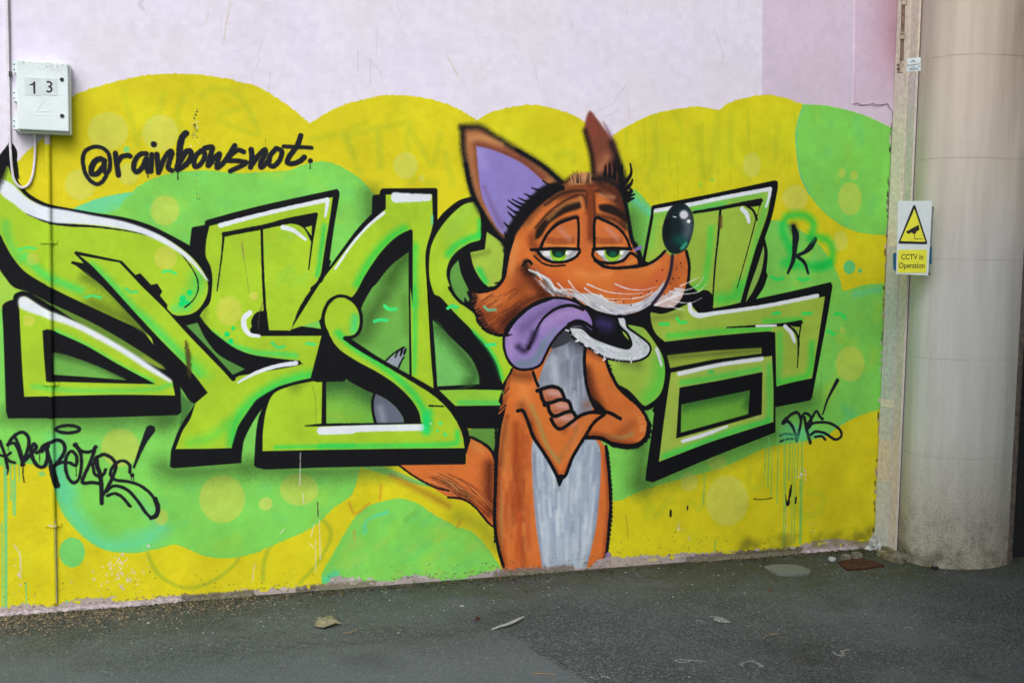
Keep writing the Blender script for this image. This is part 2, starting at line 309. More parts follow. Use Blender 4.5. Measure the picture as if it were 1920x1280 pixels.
# stem and jagged cut
stem_l = Z2_((570, 695, 1), (640, 780), (800, 960), (1110, 1290)) + Z3_((1300, 500), (1420, 620), (1565, 800, 1))
stemb = Z2_((530, 775, 1), (545, 760), (640, 785, 1), (555, 700, 1), (565, 685, 1), (900, 755, 1), (915, 760, 1), (1015, 865, 1), (1050, 850, 1), (1132, 938, 1), (1178, 928, 1), (1215, 985, 1), (1198, 1018, 1), (1253, 1085, 1), (1245, 1110, 1), (1300, 1165, 1)) + Z3_((1390, 260, 1), (1760, 670, 1), (1760, 690, 1), (1565, 805, 1), (1450, 860, 1), (1150, 390, 1), (980, 210), (780, 0), (640, -130))
poly(stemb, K, 1.8)
stemg = Z2_((592, 715, 1), (700, 735), (895, 770, 1), (1000, 880, 1), (1060, 945), (1230, 1110, 1), (1420, 1320)) + Z3_((1750, 700, 1), (1760, 900, 1), (1600, 900, 1), (1565, 795, 1), (1420, 610), (1200, 385), (1000, 170), (810, -40), (690, -165))
poly(stemg, LIME, 1.6)
ms = mask(stemg, 3)
spray(Z2_((690, 800), (850, 950), (1000, 1120)) + Z3_((1100, 240), (1300, 440), (1500, 640)), 13, (66, 214, 96), .85, clip=ms); spray(Z3_((1450, 540), (1560, 660)), 16, (110, 212, 70), .5, clip=ms)
disc(*Z2_((1010, 870))[0], 1, 1, K)
stroke(Z3_((1395, 400, 2), (1410, 500, 5), (1415, 600, 4), (1425, 670, 2)), 3, (74, 62, 30), soft=5, alpha=.85, grain=1)
# small olive wedges between band and triangle
poly(Z3_((240, 45), (380, 115), (700, 265), (1000, 440), (1240, 605), (1130, 570), (940, 470), (650, 300), (400, 140)), (102, 140, 52), 2)
spray(Z3_((1080, 520), (1200, 590)), 7, (150, 170, 50), .8)
poly(Z3_((1395, 280, 1), (1480, 262, 1), (1540, 380), (1640, 500), (1835, 608, 1), (1745, 650, 1), (1560, 450)), (88, 148, 68), 1.6)
# lower triangle ring
poly(Z3_((140, 100, 1), (160, 70), (200, 70), (320, 150), (640, 290), (960, 480), (1290, 695, 1), (1312, 805, 1), (850, 800), (180, 815, 1), (165, 600)), LIME, 1.6)
mt = mask(Z3_((140, 100), (300, 150), (960, 480), (1290, 695), (1312, 805), (180, 815), (165, 600)), 3, True)
spray(Z3_((420, 330), (650, 440), (900, 590), (1130, 700)), 9, NEON, .75, clip=mt); spray(Z3_((250, 740), (600, 770), (1150, 760), (1280, 720)), 8, (84, 214, 96), .7, clip=mt)
poly(Z3_((140, 80), (190, 65), (330, 150), (540, 240), (760, 350), (980, 480), (1160, 600), (1285, 690), (1275, 708), (1100, 610), (900, 480), (700, 370), (540, 290), (330, 220), (150, 150)), WT, 7)
poly(Z3_((318, 320, 1), (370, 308), (440, 340), (640, 430), (900, 580), (1165, 720, 1), (800, 712), (345, 700, 1), (330, 520)), K, 1.8)
poly(Z3_((398, 485, 1), (520, 510), (740, 590), (945, 690, 1), (670, 668), (402, 650, 1)), INN, 2)
mi = mask(Z3_((398, 485), (520, 510), (740, 590), (945, 690), (670, 668), (402, 650)), 2)
spray(Z3_((400, 490), (700, 570), (930, 680)), 12, (60, 96, 44), .8, clip=mi)
disc(*Z3_((215, 245))[0], 11, 11, PO, .8, soft=4)
poly([(338, 726, 1), (345, 745), (362, 756, 1), (344, 790, 1), (335, 800, 1), (341, 770, 1)], (72, 128, 60), 3)
PARTS += [('painted_letter', L1b, 2, 'wall', 'first big green graffiti letter, cut by the pipe')]
spray([(12, 300), (4, 330), (-10, 360)], 9, K, .9); spray([(22, 290), (28, 320), (33, 334)], 4, K, .95)
stroke([(26, 285), (31, 310), (33, 332)], 2.2, K)

# --- second letter
L2b = A_((295, 690, 1), (315, 522, 1), (330, 512, 1), (445, 492, 1), (450, 455), (480, 438), (1000, 300), (1770, 132, 1), (1792, 160, 1), (1790, 210), (1740, 500), (1690, 850, 1), (1690, 950), (1620, 1050, 1)) + \
      B_((910, 250, 1), (1200, 290, 1), (1240, 600, 1), (1230, 620), (1030, 625, 1), (900, 640), (780, 690), (690, 790), (620, 890), (560, 1010), (545, 1100), (540, 1165, 1), (90, 1200, 1), (65, 1190, 1), (72, 1080, 1), (130, 930), (235, 765, 1), (330, 690, 1), (480, 615, 1), (300, 330), (262, 215, 1), (330, 60), (338, -60), (320, -130))
poly(L2b, K, 1.8)
poly(B_((235, 766, 1), (325, 690, 1), (440, 600, 1), (900, 520, 1), (1190, 430, 1), (1188, 578, 1), (1100, 585), (1000, 600), (900, 620), (790, 655), (720, 690), (640, 745), (570, 840), (520, 920), (490, 1000), (475, 1066, 1), (300, 1070), (102, 1072, 1), (150, 950), (200, 870)), LIME, 1.8)
m2b = mask(B_((235, 766), (325, 690), (440, 600), (900, 520), (1190, 430), (1188, 578), (1000, 600), (790, 655), (640, 745), (520, 920), (475, 1066), (102, 1072), (150, 950)), 3, True)
up2 = A_((492, 502, 1), (1000, 375), (1726, 212, 1), (1700, 400), (1650, 700), (1605, 1000, 1), (1420, 1290)) + B_((875, 285, 1), (720, 282, 1), (610, 260), (600, 320, 1), (1110, 318, 1), (1188, 430, 1), (1188, 560, 1), (940, 500, 1), (932, 485, 1), (650, 455), (500, 400), (400, 330), (330, 270), (270, 180), (330, 100), (345, 0)) + A_((520, 1100), (520, 1000), (500, 900), (455, 800), (460, 650))
poly(up2, LIME, 1.6)
mu2 = mask(up2, 3)
spray(A_((1640, 500), (1620, 650), (1590, 900), (1570, 990)), 7, (50, 205, 90), .9, clip=mu2)
for k in range(20):
    x, y = A_((random.uniform(500, 1500), random.uniform(550, 1250)))[0]
    spray([(x, y), (x + 10, y - 14)], 10, random.choice([(140, 204, 70), (172, 200, 50), (130, 206, 90)]), .35, clip=mu2)
poly(B_((265, 200, 1), (330, 290), (420, 370), (560, 430), (700, 458), (932, 487, 1), (700, 520), (560, 548, 1), (440, 510), (350, 400), (260, 235)), K, 1.8)
poly(B_((235, 240), (265, 215), (340, 360), (450, 480), (570, 545), (485, 578, 1), (400, 490), (200, 270)), K, 1.6) if False else None
stroke(B_((570, 542), (487, 592)) , 4, K, st=True); stroke(B_((180, 240), (487, 605)), 4.5, K, st=True)
poly(Z3_((1395, 280, 1), (1480, 262, 1), (1540, 380), (1640, 500), (1835, 608, 1), (1745, 650, 1), (1560, 450)), (88, 148, 68), 1.6)
spray(B_((300, 150), (280, 250)), 10, (100, 130, 40), .5, clip=mu2)
spray(B_((340, 300), (480, 380), (640, 430), (800, 440), (900, 450)), 9, NEON, .8, clip=mu2)
spray(B_((480, 1030), (500, 900), (580, 790), (700, 690), (900, 600), (1150, 560)), 15, (44, 214, 88), .85, clip=m2b); spray(B_((200, 1030), (350, 990), (450, 900)), 16, (84, 214, 80), .6, clip=m2b)
spray(B_((1165, 450), (1170, 570)), 8, (60, 214, 100), .7, clip=np.maximum(mu2, m2b))
stroke(A_((490, 480), (500, 700)), .1, K, alpha=0)
stroke(A_((640, 585, 4.5), (1010, 515, 4.5), (1300, 450, 5)), 4, K, st=True)
poly(A_((1000, 520), (1200, 440), (1560, 365, 1), (1578, 380, 1), (1530, 640, 1), (1490, 940, 1), (1478, 940, 1), (1510, 660, 1), (1430, 520), (1300, 478), (1100, 500), (1040, 530)), K, 1.5)
poly(A_((1448, 515, 1), (1517, 498, 1), (1512, 600, 1)), LIME, 1.4, st=True)
stroke(A_((635, 575, 2.4), (615, 800, 1.4), (568, 1150, 1.2)), 1.5, K); stroke(A_((1015, 540, 2.4), (1025, 900, 2.4), (1045, 1290, 2.6)) + B_((715, 280, 2.8),), 2, K)
stroke(A_((1630, 1020, 5), (1430, 1290, 4)) + B_((880, 285, 3),), 4, K)
poly(B_((695, 150, 1), (720, 290, 1), (720, 315, 1), (660, 312), (620, 280), (607, 220), (640, 165)), K, 1.6); stroke(B_((700, 297), (1110, 303)), 4.2, K, st=True)
stroke(A_((600, 495, 4.5), (900, 415, 4.2), (1300, 320, 4), (1670, 240, 4.5)), 4, WT); stroke(A_((1670, 240, 4.5), (1668, 300, 3.4), (1650, 405, 2)), 4, WT)
stroke(A_((1230, 515, 5), (1330, 545, 4), (1450, 635, 3)), 4, WT)
stroke(B_((598, 165, 5), (560, 200, 5), (560, 260, 5), (600, 310, 4), (660, 320, 3)), 4, WT)
stroke(B_((905, 500, 4.5), (780, 520, 4), (650, 560, 3.5), (520, 628, 2)), 4, WT)
for q in (((445, 308), 5), ((487, 268), 3.5), ((470, 355), 5)): disc(*B_(q[0])[0], q[1], q[1], (10, 222, 110))
stroke(B_((745, 365), (780, 395), (825, 390)), 3, (64, 232, 130), alpha=.8); stroke(B_((975, 370), (1030, 375)), 3, (64, 232, 130), alpha=.8)
disc(*B_((458, 150))[0], 24, 27, PO, .75, soft=6); disc(*B_((622, 55))[0], 8, 8, PO, .9, soft=3); stroke(A_((820, 670), (850, 900), (890, 1170)), .6, (110, 120, 60), alpha=.6); stroke(A_((815, 670), (835, 830)), 1.6, (150, 140, 90), soft=3, alpha=.6)
stroke(B_((685, 100), (660, 180), (655, 270)), 1.5, (90, 74, 50), alpha=.5)
PARTS += [('painted_letter', L2b, 3, 'wall', 'second big green graffiti letter, with a black disc in it')]
stroke(Z2_((140, 675), (200, 658), (262, 665)), 2.6, (66, 230, 122), alpha=.8); stroke(Z2_((640, 1030), (690, 1018), (755, 1032)), 2.8, (66, 230, 122), alpha=.8); stroke(Z2_((1225, 840), (1265, 832), (1315, 852)), 3, (66, 230, 122), alpha=.85); stroke(Z2_((942, 965), (980, 990), (1025, 990)), 2.8, (50, 220, 130), alpha=.7)

# --- third letter
L3b = C_((515, 380, 1), (520, 210, 1), (535, 192), (593, 186, 1), (600, 150), (625, 128), (900, 125), (1150, 122, 1), (1172, 135, 1), (1172, 600, 1)) + D_((780, 660, 1), (880, 760), (960, 880), (1000, 1000), (1005, 1070), (972, 1102, 1), (970, 1170, 1), (950, 1180, 1), (500, 1185), (0, 1195, 1)) + B_((700, 1208, 1), (640, 1195, 1), (625, 1180, 1), (640, 960), (668, 830), (760, 690), (1000, 610, 1), (1080, 300, 1), (1000, 0, 1)) + C_((0, 1040, 1), (200, 760), (380, 520))
poly(L3b, K, 1.8)
# strokes of the N-like top
ngreen = C_((655, 188, 1), (900, 186), (1118, 184, 1), (1128, 480, 1), (1110, 560), (1085, 700), (1080, 1290)) + D_((728, 200), (755, 668, 1), (610, 585, 1), (600, 0, 1)) + C_((925, 1280, 1), (925, 560, 1), (908, 535), (760, 610), (600, 770), (450, 990), (330, 1200), (200, 1240), (60, 1280)) + [(600, 600, 1), (545, 618, 1)] + C_((0, 1070), (170, 850), (370, 600), (560, 420), (655, 330, 1))
poly(ngreen, LIME, 1.6)
mn = mask(ngreen, 3)
spray(C_((370, 1080), (520, 820), (700, 620), (840, 530)), 12, (44, 212, 76), .85, clip=mn); spray(C_((950, 700), (940, 900), (945, 1280)), 10, (56, 214, 80), .8, clip=mn); spray(D_((625, 0), (630, 300), (625, 560)), 7, (56, 214, 90), .7, clip=mn)
tri = C_((882, 762, 1), (884, 1290, 1)) + D_((590, 0, 1), (594, 578, 1), (430, 488), (205, 338, 1), (260, 290), (285, 190), (275, 130), (345, 0)) + C_((560, 1080), (700, 905))
poly(tri, INN, 1.6)
mtri = mask(tri, 2)
spray(C_((870, 800), (780, 900), (700, 1050)), 26, (50, 88, 30), .8, clip=mtri); spray(D_((230, 330), (300, 300), (330, 200), (420, 60)), 26, (58, 92, 40), .75, clip=mtri); spray(D_((560, 60), (580, 300)), 12, (84, 130, 50), .5, clip=mtri)
stroke(D_((430, 120), (455, 140), (505, 140)), 3.4, (64, 232, 124)); stroke(D_((362, 222), (400, 212), (442, 215)), 3.2, (64, 232, 130))
# bottom foot of third letter
foot = B_((682, 1086, 1), (685, 950), (710, 800), (760, 700), (880, 650), (1020, 620, 1), (1082, 620, 1), (1075, 915, 1), (1500, 900, 1)) + D_((690, 900, 1), (672, 895, 1), (655, 820), (600, 735), (500, 640), (380, 560), (250, 490), (130, 410), (60, 320), (35, 250), (30, 190), (60, 110), (120, 72), (180, 75), (235, 120), (262, 190), (255, 270), (220, 318), (165, 330, 1), (200, 370), (300, 440), (430, 510), (600, 610), (760, 710), (860, 800), (920, 890), (950, 990), (962, 1066, 1), (500, 1070), (0, 1078))
poly(foot, LIME, 1.6)
mf = mask(foot, 3)
spray(D_((120, 300), (230, 400), (400, 510), (560, 640), (660, 760), (710, 880)), 10, (40, 214, 90), .9, clip=mf); spray(D_((235, 200), (225, 280)), 12, (60, 220, 130), .9, clip=mf)
spray(D_((0, 1055), (500, 1050), (900, 1035), (915, 960)), 8, (44, 220, 96), .85, clip=mf); spray(D_((930, 900), (945, 980)), 4, (230, 110, 40), .5, clip=mf); spray(D_((720, 830), (710, 950)), 12, (30, 222, 110), .9, clip=mf); spray(B_((770, 1060), (1280, 1050)), 6, (50, 216, 90), .8, clip=mf)
spray(B_((960, 600), (900, 660)), 16, (80, 110, 30), .5, clip=mf)
inn3 = D_((40, 622, 1), (165, 600, 1), (200, 625), (300, 680), (420, 730), (500, 790), (550, 860), (558, 900, 1), (40, 905, 1))
poly(inn3, (118, 190, 72), 1.6); mi3 = mask(inn3, 2)
spray(D_((60, 640), (200, 640), (340, 720)), 30, (48, 88, 46), .85, clip=mi3); spray(D_((60, 840), (200, 880)), 26, (150, 196, 60), .6, clip=mi3)
poly(D_((362, 702, 1), (430, 735), (505, 795), (548, 860), (556, 900, 1), (372, 902, 1), (352, 830), (352, 760)), (100, 108, 126), 2); stroke(D_((362, 700), (348, 760), (352, 830), (370, 905)), 2.6, K)
spray(D_((400, 800), (420, 880)), 10, (165, 172, 190), .6, clip=mi3)
poly(D_((352, 690), (420, 722), (505, 785), (555, 860), (562, 900, 1), (668, 900, 1), (650, 820), (600, 740), (500, 645), (380, 575), (240, 500), (120, 430, 1), (125, 590, 1), (160, 595)), K, 1.6)
stroke(B_((1093, 620), (1088, 905)), 3.6, K, st=True); stroke(B_((1040, 608, 5), (1220, 605, 5)), 5, K, st=True)
stroke(B_((960, 918, .8), (1080, 912, 2.6)) + D_((670, 900, 1.4),), 2, K)
stroke(B_((1070, 955), (1280, 948)) + D_((0, 948), (300, 935), (680, 928)), 6.5, WT, soft=3); disc(*D_((735, 903))[0], 2, 1.5, WT); spray(D_((700, 880), (705, 945)), 9, (20, 222, 110), .95, clip=mf)
for q in (((800, 900), 4), ((783, 950), 3), ((832, 975), 4)): disc(*D_(q[0])[0], q[1], q[1], (64, 232, 124), .8)
stroke(D_((725, 784), (820, 788)), 1.4, K)
# ball outline and S stem outline
stroke(D_((45, 300), (22, 240), (22, 170), (60, 90), (120, 55), (190, 65), (245, 110), (272, 190), (268, 270), (230, 320), (165, 332)), 3, K)
stroke(D_((165, 335), (240, 390), (430, 500), (600, 600), (760, 700), (860, 790), (930, 890), (975, 1000), (985, 1060)), 4.6, K, taper=(.7, 1.3)); stroke(D_((45, 300), (90, 390), (130, 430)), 3.2, K)
stroke(C_((0, 1050, 4), (80, 860, 5)), 4, K, st=True)
poly(D_((438, 490, 1), (500, 440), (560, 395), (572, 410), (548, 470), (520, 530, 1)), (150, 158, 176), 2); stroke(D_((436, 485), (490, 435), (555, 395)), 1.6, K); stroke(D_((520, 535), (540, 490), (558, 460)), 1.6, K); stroke(D_((500, 460), (520, 420), (560, 395)), 1.4, K); stroke(D_((535, 450), (550, 400)), 2, K); stroke(D_((558, 440), (570, 408)), 2, K)
poly(C_((708, 195), (730, 165), (830, 172), (1095, 185), (1110, 215), (1095, 250), (900, 262), (760, 268), (715, 250)), WT, 4, rough=1)
stroke(C_((635, 370, 3), (480, 500, 2.5), (320, 680, 2.4), (150, 930, 2)), 3, WT)
poly(C_((1108, 390, 1), (1130, 390, 1), (1128, 480), (1108, 500, 1)), TEAL, 2, .9)
spray(D_((640, 100), (630, 500)), 5, (70, 214, 90), .5, clip=mn)
PARTS += [('painted_letter', L3b, 4, 'wall', 'third big green graffiti letter, with a round ball and flat top')]

poly([(880, 795, 1), (965, 795, 1), (965, 880, 1), (930, 862), (895, 830, 1)], (96, 152, 62), 2)
# --- fourth letter (partly behind the fox)
L4b = C_((1172, 440, 1), (1240, 360), (1380, 250), (1520, 205, 1), (1800, 300, 1)) + [(1000, 500, 1), (1060, 700, 1), (1000, 790, 1), (940, 802, 1)] + D_((1200, 935, 1), (985, 935, 1), (940, 870), (890, 790), (770, 670), (735, 400), (725, 0)) + C_((1090, 1290), (1060, 1000), (1055, 760), (1110, 560), (1130, 500))
poly(L4b, K, 1.8)
poly(C_((1535, 262, 1), (1430, 290), (1300, 400), (1170, 570), (1100, 740), (1090, 1000), (1140, 1180)) + D_((800, 60), (900, 170), (1000, 270), (1090, 370), (1170, 490), (1215, 640, 1), (1290, 500), (1300, 330), (1000, 150), (940, 90), (870, 0)) + C_((1330, 1180), (1265, 1010), (1280, 880), (1350, 770), (1480, 680), (1600, 640, 1), (1605, 420, 1), (1580, 330)), LIME, 1.6)
m4a = mask(C_((1535, 262), (1430, 290), (1170, 570), (1090, 1000), (1140, 1180)) + D_((800, 60), (1000, 270), (1215, 640), (1290, 500), (1300, 330), (1000, 150), (870, 0)) + C_((1265, 1010), (1280, 880), (1480, 680), (1600, 640), (1605, 420)), 3)
spray(C_((1280, 780), (1350, 700), (1460, 640), (1590, 600)), 10, (30, 212, 90), .85, clip=m4a); spray(C_((1590, 450), (1590, 600)), 6, (30, 212, 90), .7, clip=m4a); spray(D_((870, 130), (960, 250), (1080, 350), (1170, 480), (1210, 600)), 6, (40, 220, 96), .8, clip=m4a); spray(C_((1450, 350), (1300, 550)), 26, (150, 204, 84), .6, clip=m4a)
poly(C_((1500, 765, 1), (1645, 735, 1), (1665, 560, 1), (1870, 700, 1), (1850, 980), (1790, 1080), (1690, 1120, 1), (1600, 1030), (1530, 900)), (164, 196, 70), 2)
mq = mask(C_((1500, 765), (1645, 735), (1665, 560), (1870, 700), (1850, 980), (1790, 1080), (1690, 1120), (1600, 1030), (1530, 900)), 2)
spray(C_((1590, 940), (1650, 1060)), 8, (20, 212, 90), .85, clip=mq); spray(C_((1530, 800), (1680, 760)), 8, (90, 110, 40), .5, clip=mq)
poly(C_((1380, 840, 1), (1310, 930), (1300, 1040), (1340, 1160), (1430, 1290)) + D_((960, 60, 1), (1000, 110, 1)) + C_((1480, 1130, 1), (1410, 980)), (96, 156, 70), 2)
poly(D_((750, 215, 1), (870, 330), (1000, 460), (1050, 560), (1060, 640, 1), (780, 655, 1)), (116, 196, 100), 1.6)
mr = mask(D_((750, 215), (870, 330), (1000, 460), (1050, 560), (1060, 640), (780, 655)), 2); spray(D_((790, 260), (900, 380), (1030, 560), (1000, 640)), 22, (52, 94, 40), .85, clip=mr)
poly(D_((792, 680, 1), (1000, 676), (1215, 680, 1), (1260, 780, 1), (900, 785, 1)), (146, 204, 60), 1.6); spray(D_((930, 762), (1200, 765)), 6, (50, 216, 110), .7)
poly(D_((985, 940, 1), (1180, 940, 1), (1165, 1080, 1), (1120, 1030), (1000, 988, 1)), (96, 150, 62), 1.6)
stroke(D_((860, 0, 3), (920, 80, 3), (1000, 135, 2.4)), 2.6, K)
stroke(D_((850, 135), (880, 120), (915, 128)), 3, (64, 232, 124)); stroke(D_((1108, 380), (1165, 375)), 3, (64, 232, 124))
stroke(D_((735, 200), (752, 400), (768, 665)), 3.2, K)
PARTS += [('painted_letter', L4b, 5, 'wall', 'rounded green graffiti letter half hidden behind the fox')]
# green bulge right of the fox's chest
bul = F_((-260, 90, 1), (100, 130, 1), (150, 230), (225, 370), (250, 520), (215, 670), (130, 740), (60, 730), (-160, 600, 1))
poly(bul, K, 1.8)
bulg = F_((-260, 130, 1), (30, 180, 1), (100, 200), (170, 280), (225, 400), (234, 520), (200, 640), (110, 712), (80, 700), (-20, 600), (-260, 500, 1))
poly(bulg, (156, 194, 72), 1.6); mb = mask(bulg, 3)
spray(F_((130, 660), (200, 560), (215, 420)), 22, (80, 206, 70), .8, clip=mb); spray(F_((-40, 420), (60, 440)), 14, (90, 110, 50), .6, clip=mb); spray(F_((10, 200), (60, 230)), 12, (120, 190, 80), .5, clip=mb)
stroke(F_((180, 335, 3), (195, 380, 3), (212, 445, 2)), 3, (214, 224, 236), alpha=.95)

# --- fifth letter
L5b = E_((195, 790, 1), (270, 390), (280, 310), (310, 295), (820, 195), (1335, 85, 1), (1362, 95, 1), (1360, 160), (1310, 400), (1250, 580, 1), (1275, 700), (1262, 870, 1), (1275, 900, 1), (1240, 1000), (1175, 1100, 1), (1500, 1030), (1815, 955, 1), (1830, 990, 1), (1780, 1290)) + F_((1240, 530), (1215, 660), (1200, 678, 1), (972, 722, 1), (972, 890, 1), (540, 1060), (155, 1222, 1), (105, 1210, 1), (110, 1150), (165, 770, 1), (150, 740, 1), (225, 640), (245, 500), (215, 370), (100, 200), (30, 150), (0, 80, 1))
poly(L5b, K, 1.8)
t5 = E_((225, 775, 1), (295, 400), (305, 340), (900, 235), (1310, 150, 1), (1270, 380), (1160, 700), (1040, 1130, 1), (900, 1165), (805, 1180, 1), (700, 1060), (500, 900))
poly(t5, (156, 192, 70), 1.6); m5t = mask(t5, 3)
spray(E_((260, 640), (320, 400), (600, 300), (1200, 200)), 14, (104, 204, 84), .6, clip=m5t); spray(E_((1270, 260), (1200, 500), (1100, 900), (1030, 1100)), 8, (96, 206, 80), .8, clip=m5t); spray(E_((790, 500), (760, 800), (720, 980), (640, 1000)), 9, (64, 214, 74), .75, clip=m5t); spray(E_((860, 1100), (980, 1080), (1040, 980)), 14, (40, 214, 74), .75, clip=m5t); spray(E_((650, 340), (900, 290)), 7, (60, 200, 100), .6, clip=m5t)
stroke(E_((640, 360, 2.4), (870, 322, 3), (1060, 285, 3.4), (1215, 258, 4)), 3, K); poly(E_((1050, 300, 1), (1222, 245, 1), (1218, 300, 1), (1130, 310)), K, 1.5); stroke(E_((870, 318, 2.4), (850, 560, 1.8), (820, 850, 1.5), (798, 1185, 1.5)), 2, K); stroke(E_((1205, 290, 1.4), (1160, 470, 1), (1090, 730, .8), (1012, 1005, .7)), 1, K); stroke(E_((1090, 298, 2), (1150, 345, 2), (1180, 420, 2)), 2, K); poly(E_((1155, 312, 1), (1202, 305, 1), (1185, 380, 1)), LIME, 1.3, st=True)
stroke(E_((870, 400), (870, 480)), 3.4, (96, 70, 40), soft=5, alpha=.8)
disc(*E_((735, 1110))[0], 16, 19, K); poly(E_((680, 1180), (800, 1180), (1040, 1140), (1040, 1170), (800, 1215), (720, 1222)), K)
poly(E_((1240, 640, 1), (1244, 720), (1215, 880), (1150, 1030), (1085, 1130, 1), (1120, 1000), (1190, 800)), (140, 184, 84), 1.6)
stroke(E_((315, 345, 3.4), (620, 290, 3.6), (900, 232, 3.6), (1295, 158, 3.6)), 3, WT); stroke(E_((1295, 160, 3.4), (1285, 230, 2.6), (1260, 310, 2)), 3, WT); stroke(E_((1055, 330, 4), (1095, 375, 4), (1112, 440, 3)), 3, WT)
m5p = F_((135, 90, 1), (230, 100), (400, 30, 1), (470, 110, 1), (800, 60), (1180, 5), (1302, -15, 1), (1265, 220), (1215, 530, 1), (1090, 555), (978, 585, 1), (970, 225, 1), (920, 218), (600, 245), (235, 287, 1), (180, 240), (150, 180))
poly(m5p, (160, 192, 72), 1.6); mm5 = mask(m5p, 3)
spray(F_((260, 250), (500, 225), (930, 200)), 8, (66, 214, 70), .85, clip=mm5); spray(F_((1000, 240), (1000, 400), (985, 540)), 9, (84, 206, 80), .85, clip=mm5); spray(F_((1000, 560), (1190, 500), (1215, 300)), 9, (50, 214, 70), .8, clip=mm5); spray(F_((900, 150), (1140, 140)), 7, (50, 214, 70), .75, clip=mm5); spray(F_((160, 130), (330, 110)), 12, (110, 120, 50), .6, clip=mm5)
stroke(F_((400, 40, 4), (410, 85, 4.4), (460, 112, 4.4), (560, 98, 3.6), (900, 50, 3.4)) + E_((1700, 1072, 3.6),), 4, WT)
stroke(F_((650, 192, 1), (850, 182, 2), (1040, 172, 3), (1140, 158, 4)), 3, K); poly(F_((1040, 165, 1), (1145, 152, 1), (1142, 188, 1), (1090, 185)), K, 1.4); stroke(F_((1040, 175, 2.4), (1100, 215, 2), (1125, 280, 2), (1118, 460, .8)), 2, K); stroke(F_((1140, 180, 1.4), (1128, 260, 1.2)), 1.2, K); stroke(F_((845, 182), (975, 178)), 2, WT); stroke(F_((1035, 185, 3.4), (1075, 225, 3.6), (1098, 285, 2.8)), 3, WT)
for p in (F_((202, 170), (260, 170)), F_((315, 128), (335, 158), (375, 156)), F_((955, 100), (1000, 95)), F_((1155, 100), (1210, 98)), F_((1368, 105), (1400, 100), (1438, 128)), F_((1318, 215), (1365, 238)), E_((1310, 910), (1350, 935), (1410, 920)), E_((1540, 925), (1580, 940), (1622, 925))): stroke(p, 2.8, (50, 228, 96), alpha=.9)
poly(F_((250, 378, 1), (560, 345), (878, 328, 1), (878, 365, 1), (560, 405), (270, 462, 1)), (150, 176, 62), 1.6, st=True); spray(F_((270, 390), (600, 365), (860, 345)), 7, (90, 104, 44), .7)
lb = F_((275, 492, 1), (600, 430), (948, 380, 1), (958, 600), (958, 820, 1), (550, 950), (195, 1086, 1), (230, 800))
poly(lb, (162, 190, 78), 1.6); mlb = mask(lb, 3)
spray(F_((350, 560), (600, 520), (860, 470)), 8, (70, 210, 80), .85, clip=mlb); spray(F_((930, 450), (935, 700), (930, 800)), 9, (76, 210, 80), .8, clip=mlb); spray(F_((230, 1050), (400, 990), (700, 880), (920, 815)), 9, (50, 214, 84), .85, clip=mlb)
poly(F_((332, 592, 1), (600, 545), (885, 488, 1), (880, 770, 1), (600, 850), (310, 930, 1)), K, 1.6, st=True); poly(F_((345, 705, 1), (800, 610, 1), (790, 768, 1), (340, 892, 1)), (110, 178, 62), 1.8, st=True)
mib = mask(F_((345, 705), (800, 610), (790, 768), (340, 892)), 2, True); spray(F_((370, 710), (780, 630), (790, 700)), 16, (44, 96, 44), .8, clip=mib)
stroke(F_((330, 500, 4), (600, 440, 3.6), (880, 400, 4)), 4, WT, soft=3); stroke(F_((355, 948, 3.4), (500, 905, 3.4), (650, 850, 2)), 3, WT, soft=3); disc(*F_((540, 487))[0], 6, 4, (40, 205, 100), .7)
poly(F_((820, 790), (880, 775), (875, 800), (830, 815)), (162, 184, 100), 3, .8)
poly(F_((160, 775, 1), (240, 640, 1), (215, 820), (190, 1000), (150, 1180), (120, 1190, 1)), K, 1.5)
PARTS += [('painted_letter', L5b, 5, 'wall', 'last big green graffiti letter, right of the fox')]

poly([(868, 796, 1), (960, 796, 1), (960, 900, 1), (905, 850)], (92, 146, 60), 2) if False else None
# ================= FOX
OR = (211, 113, 52); ORD = (150, 66, 34); ORL = (218, 146, 76); PUR = (148, 126, 194)
tail = f4((95, 325, 1), (545, 320, 1), (550, 240, 1), (580, 140, 1), (650, 180), (710, 230), (745, 290, 1), (735, 740, 1), (690, 715), (640, 640), (560, 575), (430, 540), (330, 480), (200, 400))
poly(tail, OR, 2.5); mtl = mask(tail, 2)
spray(f4((600, 190), (650, 230)), 12, ORL, .7, clip=mtl); spray(f4((700, 330), (700, 480), (710, 640)), 16, (84, 34, 20), .9, clip=mtl); spray(f4((400, 430), (560, 540)), 9, (120, 110, 80), .6, clip=mtl)
for k in range(34):
    a = random.uniform(0, 1); x = 250 + 330 * a; y = 350 + 120 * a + random.uniform(-30, 90)
    stroke(f4((x, y), (x + 110, y + 45 + 30 * a), (x + 200, y + 130 + 30 * a)), .9, random.choice([(90, 40, 20), (40, 20, 14), (222, 140, 90), (140, 60, 30)]), alpha=.55, clip=mtl)
stroke(f4((95, 325), (200, 400), (330, 470), (430, 495)), 1.8, K); stroke(f4((425, 540), (520, 550), (600, 600), (660, 670), (700, 715), (740, 745)), 1.9, K); stroke(f4((580, 140), (650, 175), (710, 225), (745, 300)), 2.6, K)
